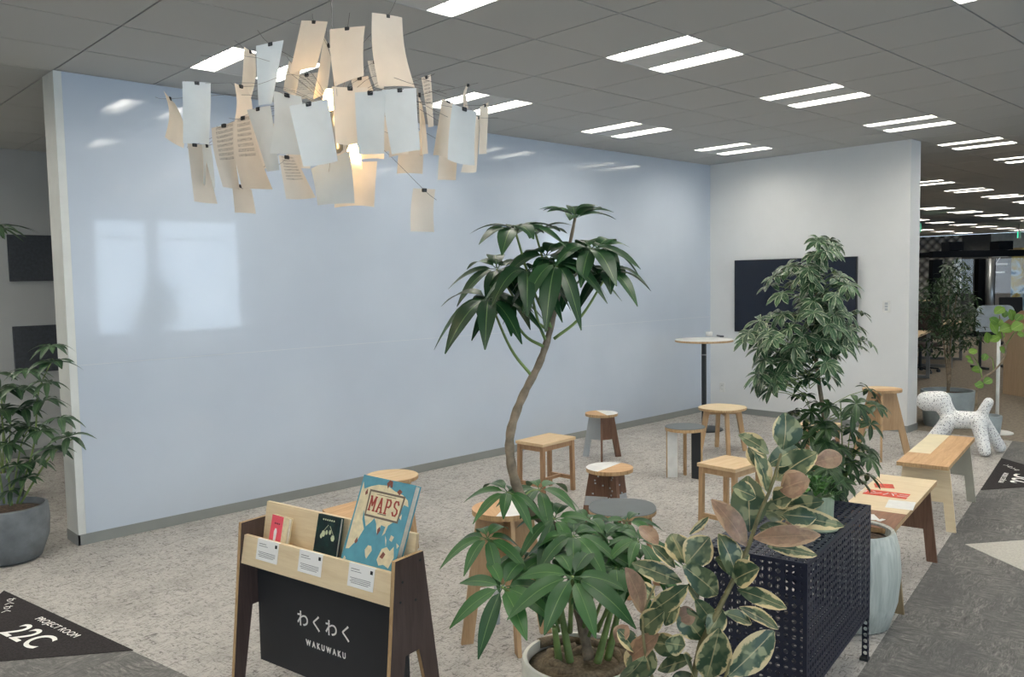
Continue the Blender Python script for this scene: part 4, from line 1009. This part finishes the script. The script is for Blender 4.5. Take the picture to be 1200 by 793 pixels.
NQ = [((33, 300), (72, 345), (104, 492), (42, 455), 2.45, 2.65, 'c'), ((95, 270), (190, 275), (184, 480), (98, 475), 2.38, 2.42, 'w'), ((112, 475), (160, 480), (212, 676), (135, 668), 2.6, 2.62, 'c'), ((160, 478), (190, 482), (205, 630), (165, 610), 2.55, 2.7, 'w'),
      ((192, 425), (275, 400), (283, 628), (228, 620), 2.55, 2.5, 's'), ((258, 600), (325, 630), (340, 710), (270, 706), 2.66, 2.66, 'c'), ((270, 395), (325, 380), (392, 628), (290, 625), 2.44, 2.40, 's'), ((300, 155), (337, 180), (322, 340), (262, 440), 2.60, 2.72, 'c'),
      ((340, 152), (432, 133), (392, 345), (348, 350), 2.40, 2.44, 'w'), ((310, 365), (388, 350), (418, 565), (378, 572), 2.30, 2.26, 'w'), ((397, 303), (490, 320), (500, 515), (388, 510), 2.22, 2.20, 'w'), ((450, 352), (578, 328), (612, 535), (497, 553), 2.12, 2.14, 'w'),
      ((415, 515), (470, 520), (538, 655), (440, 660), 2.50, 2.50, 's'), ((490, 68), (578, 72), (540, 225), (450, 250), 2.48, 2.44, 'c'), ((450, 200), (488, 235), (470, 330), (430, 300), 2.62, 2.56, 'c'), ((565, 122), (592, 170), (575, 310), (530, 330), 2.55, 2.65, 'c'),
      ((585, 97), (702, 86), (697, 250), (600, 285), 2.36, 2.34, 'c'), ((592, 287), (712, 290), (680, 475), (605, 475), 2.26, 2.27, 'c'), ((725, 42), (825, 58), (865, 292), (745, 290), 2.40, 2.48, 'c'), ((668, 307), (770, 300), (765, 510), (680, 512), 2.16, 2.16, 'w'),
      ((758, 298), (872, 292), (885, 497), (790, 512), 2.18, 2.24, 'w'), ((710, 202), (762, 200), (765, 300), (735, 290), 2.7, 2.72, 's'), ((655, 260), (712, 252), (740, 330), (665, 330), 2.66, 2.66, 'c'), ((522, 560), (650, 500), (668, 675), (545, 682), 2.42, 2.36, 'w'),
      ((600, 545), (742, 535), (732, 688), (600, 690), 2.62, 2.66, 'c'), ((648, 500), (690, 500), (694, 565), (650, 572), 2.50, 2.52, 'c'), ((685, 470), (765, 470), (765, 528), (690, 528), 2.50, 2.52, 'c'), ((780, 460), (855, 450), (845, 510), (782, 522), 2.5, 2.52, 'c'), ((815, 440), (898, 435), (893, 578), (808, 577), 2.80, 2.80, 'c'),
      ((862, 625), (935, 628), (930, 770), (852, 768), 2.50, 2.54, 'c'), ((874, 280), (890, 340), (912, 510), (893, 515), 2.50, 2.66, 'c'), ((889, 258), (920, 247), (930, 420), (912, 420), 2.62, 2.72, 's'), ((958, 328), (1000, 345), (975, 525), (928, 515), 2.56, 2.56, 'c'), ((992, 345), (1072, 370), (1065, 550), (975, 530), 2.44, 2.46, 'w'),
      ((950, 480), (1012, 480), (1003, 598), (943, 597), 2.72, 2.72, 'c'), ((1068, 385), (1083, 388), (1072, 568), (1020, 572), 2.70, 2.80, 'c'), ((1083, 355), (1112, 338), (1105, 510), (1080, 512), 2.76, 2.86, 'c'), ((1040, 280), (1048, 278), (1044, 360), (1036, 360), 2.9, 3.02, 'c'),
      ((470, 250), (545, 240), (540, 320), (450, 330), 2.95, 2.95, 's'), ((560, 430), (650, 425), (655, 560), (565, 570), 2.85, 2.85, 'c'), ((440, 420), (520, 420), (520, 560), (440, 560), 2.8, 2.8, 'c'), ((700, 380), (800, 380), (795, 500), (700, 505), 2.9, 2.9, 'c'), ((600, 300), (660, 300), (655, 420), (600, 420), 3.0, 3.0, 'c'),
      ((330, 420), (400, 410), (410, 560), (345, 560), 2.75, 2.8, 'c'), ((268, 275), (310, 290), (325, 420), (262, 440), 2.52, 2.58, 'c')]
def NP(x, y, d): return AD(180+x/2.833, y/2.833, d)
for a, b, c, d, dl, dr, kd in NQ:
    A, B, C_, D_ = NP(*a, dl), NP(*b, dr), NP(*c, dr+random.uniform(-.03, .03)), NP(*d, dl+random.uniform(-.03, .03))
    nrm = (B-A).cross(D_-A).normalized(); 
    curl, cv = random.uniform(-.014, .014), random.uniform(-.012, .012)
    nx, ny = 6, 8; m = MB(); vs = []; uvs = []
    ctr = hub
    for j in range(ny+1):
        for i in range(nx+1):
            s_, t_ = i/nx, j/ny
            P = (A*(1-s_)+B*s_)*(1-t_)+(D_*(1-s_)+C_*s_)*t_
            P = P+nrm*(curl*4*s_*(1-s_)*(.3+t_)+cv*math.sin(t_*PI*1.1))
            vs.append(loc(lamp, P)); uvs.append((s_, 1-t_))
    fs = [(j*(nx+1)+i, j*(nx+1)+i+1, (j+1)*(nx+1)+i+1, (j+1)*(nx+1)+i) for j in range(ny) for i in range(nx)]
    m.add(vs, fs, uvs); nt = m.build('paper_note', {'w': note_w, 'c': note_c, 's': note_s}[kd], lamp, smooth=True)
    top = loc(lamp, (A+B)/2)+Vector((0, 0, -.004))
    m = MB(); e_ = (B-A).normalized(); m.box(top, (.014, .010, .011), basis((0, 0, 0), e_, e_.cross(Zv).normalized(), Zv).to_3x3()); m.build('clip', clip_m, nt, bevel=.002)
    hubp = Vector((0, 0, -.05)); out = top+(top-hubp).normalized()*random.uniform(.02, .07)
    mid = (top+hubp)/2+Vector((random.uniform(-.02, .02), random.uniform(-.02, .02), random.uniform(.0, .05)))
    m = MB(); m.tube(wob([hubp*.6, mid, top, out], 4), .0006, 5); m.build('wire', wire_m, nt)
m = MB()
for _ in range(14):
    a, e_ = random.uniform(0, 6.28), random.uniform(-.35, .2); L = random.uniform(.35, .56)
    d_ = Vector((math.cos(a)*math.cos(e_), math.sin(a)*math.cos(e_), math.sin(e_)*.8))
    m.tube(wob([(0, 0, -.03), d_*L*.5+Vector((0, 0, .05)), d_*L], 5), .0006, 5)
m.build('loose_wires', wire_m, lamp)
m = MB(); m.tube([(0, 0, -.02), (0, 0, HC-hub.z)], .0013, 6); m.build('cable', wire_m, lamp)
m = MB(); m.lathe([(.03, HC-hub.z-.02), (.034, HC-hub.z-.001)], n=20); m.build('ceiling_rose', trim_m, lamp)
m = MB(); m.lathe([(.012, -.16), (.022, -.15), (.022, -.06), (.010, -.03), (.010, 0.0), (0, .002)], n=20); m.build('lamp_holder', chrome, lamp, smooth=True)
bulb_m = emit('warm lit bulb', (255, 206, 138), 26.0)
for bx_, by_ in ((414, 176), (386, 112)):
    p = loc(lamp, AD(bx_, by_, 2.52)); m = MB(); m.lathe([(0, -.045), (.014, -.04), (.021, -.022), (.018, 0), (.010, .018), (0, .02)], (p.x, p.y, p.z), n=16); m.build('bulb', bulb_m, lamp, smooth=True)

# ------------------------------------------------------------------ speckled dog
def mk_speck():
    t = NT('white speckled plastic'); c = t.coord()
    v = t.n('ShaderNodeTexVoronoi'); v.inputs['Scale'].default_value = 75; t.l(c, v.inputs['Vector'])
    s_ = t.math('LESS_THAN', v.outputs['Distance'], .30)
    cl = t.ramp(v.outputs['Color'], [(.35, (70, 70, 76)), (.5, (120, 122, 140)), (.7, (236, 236, 234))], 'CONSTANT')
    t.bsdf(t.mix(s_, (238, 238, 236), cl), .4); return t.m
dog = thing('dog_figure', 'white speckled abstract dog seat standing by the far bench', 'sculpture', W(8.5, 1.2, 0), A10)
def dg(px, py, u):
    P = AU(px, py, u); return Vector((u-8.5, P.dot(VV)-1.2, P.z))
bm = bmesh.new()
def cap(a, b, ra, rb):
    n = 10
    for i in range(n+1):
        t_ = i/n; p = a.lerp(b, t_); r = ra+(rb-ra)*t_
        bmesh.ops.create_icosphere(bm, subdivisions=3, radius=r, matrix=Matrix.Translation(p))
cap(dg(1113, 491, 8.5), dg(1148, 492.5, 8.5), .082, .080)
cap(dg(1086, 470, 8.5), dg(1102, 469.5, 8.5), .092, .094)
cap(dg(1104, 472, 8.5), dg(1114, 490, 8.5), .080, .070)
fz = .052
for u, x0, y0, v1 in ((8.37, 1147, 494, .965), (8.63, 1150, 494, .875)): 
    a = dg(x0, y0, 8.5); cap(Vector(((u-8.5)*.35, a.y, a.z)), Vector((u-8.5, v1-1.2, fz)), .066, .052)
for u, v1 in ((8.37, 1.43), (8.63, 1.36)):
    a = dg(1112, 492, 8.5); cap(Vector(((u-8.5)*.35, a.y, a.z)), Vector((u-8.5, v1-1.2, fz)), .066, .052)
cap(dg(1149, 488, 8.5), dg(1158.5, 471, 8.5), .052, .044)
me = bpy.data.meshes.new('body'); bm.to_mesh(me); bm.free(); me.materials.append(mk_speck())
bo = bpy.data.objects.new('body', me); COL.objects.link(bo); bo.parent = dog
rm = bo.modifiers.new('r', 'REMESH'); rm.mode = 'VOXEL'; rm.voxel_size = .010; rm.use_smooth_shade = True
sm = bo.modifiers.new('s', 'SMOOTH'); sm.factor = .8; sm.iterations = 8

# ------------------------------------------------------------------ far office
# tree in a grey pot
p0 = AZ(1110, 498)
tr = pot('dense dark fine-leaved tree in a grey pot beyond the wall end', (p0.x, p0.y, 0), [(.22, 0), (.23, .02), (.265, .36), (.26, .38), (.24, .38), (.235, .32), (0, .32)], concrete_l, .235, .34, 'indoor_tree')
D0 = (Vector((p0.x, p0.y, .8))-EYE).dot(CW)
for off in (0, 4, -4): tubep(tr, [Vector((p0.x, p0.y, .33)), AD(1112+off*.4, 440, D0), AD(1110+off, 400, D0), AD(1112+off*2.5, 340, D0)], .014, .006, trunk_m, 'trunk')
m = MB()
for (cx, cy, rx, ry, n) in ((1118, 325, 18, 22, 240), (1112, 360, 36, 34, 700), (1126, 385, 26, 26, 320), (1092, 360, 18, 35, 200), (1105, 402, 28, 16, 160), (1078, 350, 8, 18, 40)):
    for _ in range(n):
        while True:
            a, b = random.uniform(-1, 1), random.uniform(-1, 1)
            if a*a+b*b < 1: break
        c = AD(cx+a*rx, cy+b*ry, D0+random.uniform(-.3, .3))
        if c.x < 9.15 and c.y > 3.25: continue
        c = loc(tr, c)
        d_ = Vector((random.uniform(-1, 1), random.uniform(-1, 1), random.uniform(-1, .2))).normalized()
        m.leaf(c, c+d_*random.uniform(.06, .09), .018, Vector((random.uniform(-1, 1), random.uniform(-1, 1), 1)), n=3, sharp=.8)
m.build('foliage', oliv_leaf, tr, smooth=True)
# round leaved fig
p0 = AZ(1157, 516); 
fg = pot('curved-stem fig with round bright leaves in a pale grey pot', (p0.x, p0.y, 0), [(.09, 0), (.10, .01), (.125, .24), (.12, .25), (.11, .25), (.105, .2), (0, .2)], concrete_l, .105, .215, 'fig_plant')
D1 = (Vector((p0.x, p0.y, .8))-EYE).dot(CW)
def FP(x, y, dd=0): return AD(1060+x/6.607, 360+y/6.607, D1+dd)
tubep(fg, [FP(570, 870), FP(556, 760), FP(560, 650), (FP(590, 560)), FP(680, 500), FP(755, 420), FP(785, 330), FP(765, 250), FP(745, 150), FP(735, 60)], .013, .005, trunk_m, 'trunk')
tubep(fg, [FP(600, 545), FP(570, 440), FP(530, 370)], .007, .004, stem_g, 'branch')
tubep(fg, [FP(690, 490), FP(680, 400), FP(640, 380)], .006, .004, stem_g, 'branch')
tubep(fg, [FP(780, 300), FP(840, 210), FP(880, 170)], .006, .004, stem_g, 'branch')
m = MB()
for x, y, r in ((735, 25, 45), (775, 50, 30), (825, 60, 48), (885, 80, 36), (870, 150, 50), (785, 165, 52), (690, 160, 55), (640, 235, 44), (700, 245, 42), (745, 215, 36), (755, 330, 32), (530, 342, 34), (620, 385, 30), (495, 390, 26), (510, 420, 26), (560, 485, 42), (580, 600, 34), (645, 570, 36), (560, 605, 26), (690, 105, 40), (900, 210, 30), (730, 120, 36)):
    c = FP(x, y, random.uniform(-.1, .1)); L = r*2/6.607/FPX*D1
    d_ = (CR*random.uniform(-1, 1)+Vector((0, 0, random.uniform(-.9, .5)))).normalized()
    m.leaf(loc(fg, c-d_*L/2), loc(fg, c+d_*L/2), L*.88, -CW+Vector((0, 0, random.uniform(.2, 1.2))), bow=.05, fold=.12, n=7, peak=.4, sharp=.6)
m.build('foliage', fig_leaf, fg, smooth=True)
# white pole stand
p0 = AZ(1174, 507)
ps = thing('floor_stand', 'slim white pole on a round white base behind the fig pot', 'stand', (p0.x, p0.y, 0))
m = MB(); m.lathe([(.15, 0), (.15, .008), (.14, .012), (.02, .015)], n=32); shade_auto(m.build('base', white_lam, ps))
m = MB(); m.lathe([(.017, .01), (.017, 1.05)], n=14); m.build('pole', white_lam, ps, smooth=True); ps.location = (*AZ(1168, 507).xy, 0)
m = MB(); m.box((0, 0, 1.06), (.10, .10, .02)); m.build('top_plate', white_lam, ps)
# wood counter at the right edge
p0 = AZ(1175, 461); p1 = AZ(1212, 467)
ct = thing('reception_counter', 'plain light brown wooden counter block at the right edge', 'counter', (0, 0, 0))
ex = (p1-p0).normalized(); eyy = Zv.cross(ex)
m = MB(); m.prism([(0, 0), (1.4, 0), (1.4, .9), (0, .9)], p0, ex, eyy, Zv, .001)
ct.location = (p0.x, p0.y, 0); ct.rotation_euler = (0, 0, math.atan2(ex.y, ex.x))
m = MB(); m.box((.7, .4, .465), (1.4, .8, .93)); m.build('body', wood('counter veneer', (204, 178, 148), (192, 166, 136), 'z'), ct)
m = MB(); m.prism([(0, .93), (1.42, .93), (1.42, 1.12), (.28, 1.12), (0, .95)], (0, .4, 0), X, Zv, -Y, .82); m.build('sloped_top', wood('counter top veneer', (205, 170, 138), (190, 152, 120), 'x'), ct)
# desks with metal frames and chairs
frame_m = plain('grey steel frame', (120, 124, 126), .5)
def desk(loc_, rz, w, d, label):
    t = thing('office_desk', label, 'desk', loc_, rz, None)
    m = MB(); m.box((w/2, d/2, .73), (w, d, .03)); m.build('desktop', birch_x, t)
    for x in (.03, w-.03):
        m = MB(); m.bar((x, .03, 0), (x, .03, .715), .05); m.bar((x, d-.03, 0), (x, d-.03, .715), .05); m.bar((x, .03, .025), (x, d-.03, .025), .05); m.build('leg_frame', frame_m, t)
    return t
a, b = AZ(1070, 458), AZ(1090, 443)
ang = math.atan2(b.y-a.y, b.x-a.x)
desk(tuple(a), ang, (b-a).length, 1.2, 'light-topped desk on grey steel frames just past the wall end')
a2, b2 = AZ(1116, 431), AZ(1128, 422)
desk(tuple(a2), math.atan2(b2.y-a2.y, b2.x-a2.x), (b2-a2).length, 1.2, 'light-topped desk on grey steel frames behind the dense tree')
def chair(loc_, rz, label, col=(70, 58, 54)):
    t = thing('office_chair', label, 'chair', loc_, rz); fab = plain('chair fabric', col, .9)
    m = MB(); m.box((0, 0, .46), (.48, .48, .07)); m.build('seat', fab, t, bevel=.02)
    m = MB(); m.box((-.22, 0, .80), (.05, .46, .52), Matrix.Rotation(-.15, 3, 'Y')); m.build('backrest', fab, t, bevel=.02)
    m = MB(); m.tube([(0, 0, .08), (0, 0, .43)], .025, 10); m.build('column', black_metal, t)
    m = MB()
    for k in range(5):
        a_ = k*2*PI/5; m.bar((0, 0, .09), (.28*math.cos(a_), .28*math.sin(a_), .06), .035, .025)
    m.build('star_base', black_metal, t)
    for k in range(5):
        a_ = k*2*PI/5; m = MB(); m.tube([(.28*math.cos(a_), .28*math.sin(a_)-.02, .028), (.28*math.cos(a_), .28*math.sin(a_)+.02, .028)], .027, 10); m.build('caster', black_metal, t)
    return t
p0 = AZ(1078, 436); chair((p0.x, p0.y, 0), 2.8, 'dark brown office chair at the desk past the wall end')
p0 = AZ(1091, 412); chair((p0.x, p0.y, 0), 1.0, 'black office chair between the two steel-framed desks', (34, 36, 40))
p0 = AZ(1186, 405); chair((p0.x, p0.y, 0), 3.6, 'black office chair behind the white rounded table top', (30, 32, 36))
# white rounded flip table
D2 = 14.0; c = AD(1166, 373, D2)
ft = thing('flip_table', 'white rounded table top tipped upright behind the fig leaves', 'table', (c.x, c.y, 0), math.atan2(CR.y, CR.x))
m = MB(); w_, h_ = .32, .22; pts = []
for cx_, cy_, a0 in ((w_-.12, h_-.12, 0), (-w_+.12, h_-.12, 90), (-w_+.02, -h_+.02, 180), (w_-.02, -h_+.02, 270)):
    rr = .12 if cy_ > 0 else .02
    for k in range(6): a_ = math.radians(a0+18*k); pts.append((cx_+rr*math.cos(a_), c.z+cy_+rr*math.sin(a_)))
m.prism(pts, (0, 0, 0), X, Zv, -Y, .025); m.build('tabletop', plain('pale blue white laminate', (206, 216, 224), .4), ft)
m = MB(); m.bar((-w_+.05, 0, c.z-h_-.02), (w_-.05, 0, c.z-h_-.02), .04)
for s_ in (-1, 1): m.bar((s_*.24, 0, 0), (s_*.24, 0, c.z-h_), .035); m.bar((s_*.24, -.25, .03), (s_*.24, .25, .03), .04)
m.build('underframe', black_metal, ft)
# black framed meeting booth
booth_m = plain('matt black steel', (16, 19, 24), .9, .1)
DB = 21.0
def bp(px, z): 
    d = ray(px, 320); q_ = EYE+d*DB; return Vector((q_.x, q_.y, z))
bo_ = thing('glass_booth', 'black-framed glass meeting booth in the far office', 'booth', tuple(bp(1093, 0)))
ex = (bp(1215, 0)-bp(1093, 0)).normalized(); WB = (bp(1215, 0)-bp(1093, 0)).length; bo_.rotation_euler = (0, 0, math.atan2(ex.y, ex.x))
def xb(px): return (bp(px, 0)-bp(1093, 0)).length
HB = 1.638+24*DB/FPX
m = MB(); m.box((WB/2, .1, HB-.07), (WB, .2, .16)); 
for px, w_ in ((1093, .25), (1147, .28), (1161, .12)): m.box((xb(px)+w_/2, .1, (HB-.2)/2), (w_, .2, HB-.2))
m.box((WB/2, .1, .04), (WB, .2, .08)); m.build('frame', booth_m, bo_)
m = MB(); m.box((WB/2, 1.6, HB-.05), (WB, 3.0, .08)); m.build('roof', booth_m, bo_)
m = MB(); m.lathe([(.10, .08), (.10, HB-.2)], (xb(1157), -.12, 0), n=24); m.build('round_column', chrome, bo_, smooth=True)
m = MB(); m.box((xb(1120), .1, (HB-.1)/2), (xb(1147)-xb(1097)-.1, .012, HB-.3)); m.build('pane', glass_m, bo_)
m = MB(); m.box((xb(1185), .1, (HB-.1)/2), (xb(1213)-xb(1164), .012, HB-.3)); m.build('pane', glass_m, bo_)
for px in (1123, 1181):
    m = MB(); m.box((xb(px), .3, HB+.13), (.36, .4, .22)); m.build('ventilation_box', booth_m, bo_)
# board with white bars and painted panel seen through the glass
def board(px0, px1, z0, z1, D, mat, name, label, cat):
    def q2(px): d = ray(px, 320); p_ = EYE+d*D; return Vector((p_.x, p_.y, 0))
    a_, b_ = q2(px0), q2(px1); t = thing(name, label, cat, (a_.x, a_.y, 0), math.atan2(b_.y-a_.y, b_.x-a_.x)); L = (b_-a_).length
    m = MB(); m.box((L/2, .1, (z0+z1)/2), (L, .1, z1-z0)); m.build('panel', mat, t); return t, L
tb_, L = board(1161, 1186, 0, 2.25, 26, plain('grey partition panel', (128, 122, 118), .8), 'grey_partition', 'grey office partition with white bars behind the booth glass', 'partition')
m = MB()
for k, (x0, x1, z) in enumerate(((0.1, .85, 2.1), (.15, .82, 1.85), (0.1, .7, 1.6))): m.box(((x0+x1)/2*L, .045, z), ((x1-x0)*L, .01, .06))
m.bar((.1*L, .045, 1.7), (.55*L, .045, 2.15), .05, .01); m.build('white_bars', white_lam, tb_)
mu = NT('painted abstract panel'); mc = mu.coord(); mu.bsdf(mu.ramp(mu.noise(mc, 1.6, 2, .5, .8), [(.36, (92, 128, 156)), (.46, (190, 206, 210)), (.54, (196, 178, 104)), (.62, (150, 128, 88)), (.7, (206, 210, 206))], 'EASE'), .7)
board(1186, 1216, 0, 2.35, 26.05, mu.m, 'painted_panel', 'colourful blue and yellow painted panel at the right edge', 'panel')
# exit signs hanging from the ceiling
exm = emit('lit green exit sign', (60, 200, 150), 1.6)
for px, py, D, lab in ((1077.5, 267, 19, 'small lit green exit sign just right of the wall end'), (1194, 275, 24, 'small lit green exit sign near the right edge')):
    c = AD(px, py, D); t = thing('exit_sign', lab, 'sign', (c.x, c.y, HC), math.atan2(CR.y, CR.x)+1.1)
    m = MB(); m.tube([(0, 0, 0), (0, 0, c.z-HC+.11)], .01, 6); m.build('hanger', frame_m, t)
    m = MB(); m.box((0, 0, c.z-HC), (.36, .05, .20)); m.build('housing', white_lam, t)
    m = MB()
    for s_ in (-1, 1): m.box((0, s_*.027, c.z-HC), (.34, .004, .18))
    m.build('lit_face', exm, t)
# black lounge block and low cabinets in the distance
def far_box(px0, px1, py, z0, z1, dep, mat, name, label, cat):
    a_, b_ = AZ(px0, py), AZ(px1, py); t = thing(name, label, cat, (a_.x, a_.y, 0), math.atan2(b_.y-a_.y, b_.x-a_.x)); L = (b_-a_).length
    m = MB(); m.box((L/2, dep/2, (z0+z1)/2), (L, dep, z1-z0)); m.build('body', mat, t, bevel=.01)
    m = MB(); m.box((L/2, dep/2, z1+.012), (L+.02, dep+.02, .024)); m.build('top', birch_x, t)
far_box(1071, 1090, 400, .0, .95, .5, plain('dark office cabinet', (58, 58, 60), .7), 'low_cabinet', 'low dark office cabinet beyond the desk past the wall end', 'cabinet')
far_box(1070, 1076, 380, .0, 2.0, .4, plain('brown cupboard', (92, 84, 78), .7), 'tall_cupboard', 'tall brown-grey cupboard far off just right of the wall end', 'cupboard')

# ------------------------------------------------------------------ world and output
w = bpy.data.worlds.new('world'); scene.world = w; w.use_nodes = True
bg = w.node_tree.nodes['Background']; bg.inputs[0].default_value = (.66, .83, 1.0, 1); bg.inputs[1].default_value = 4.0
scene.view_settings.view_transform = 'Standard'; scene.view_settings.look = 'None'
scene.view_settings.exposure = 0.35; scene.view_settings.gamma = 1.0; scene.view_settings.use_curve_mapping = False
scene.cycles.max_bounces = 8; scene.cycles.diffuse_bounces = 5; scene.cycles.glossy_bounces = 3; scene.cycles.transparent_max_bounces = 12; scene.cycles.transmission_bounces = 4
scene.cycles.sample_clamp_indirect = 6; scene.cycles.caustics_reflective = False; scene.cycles.caustics_refractive = False
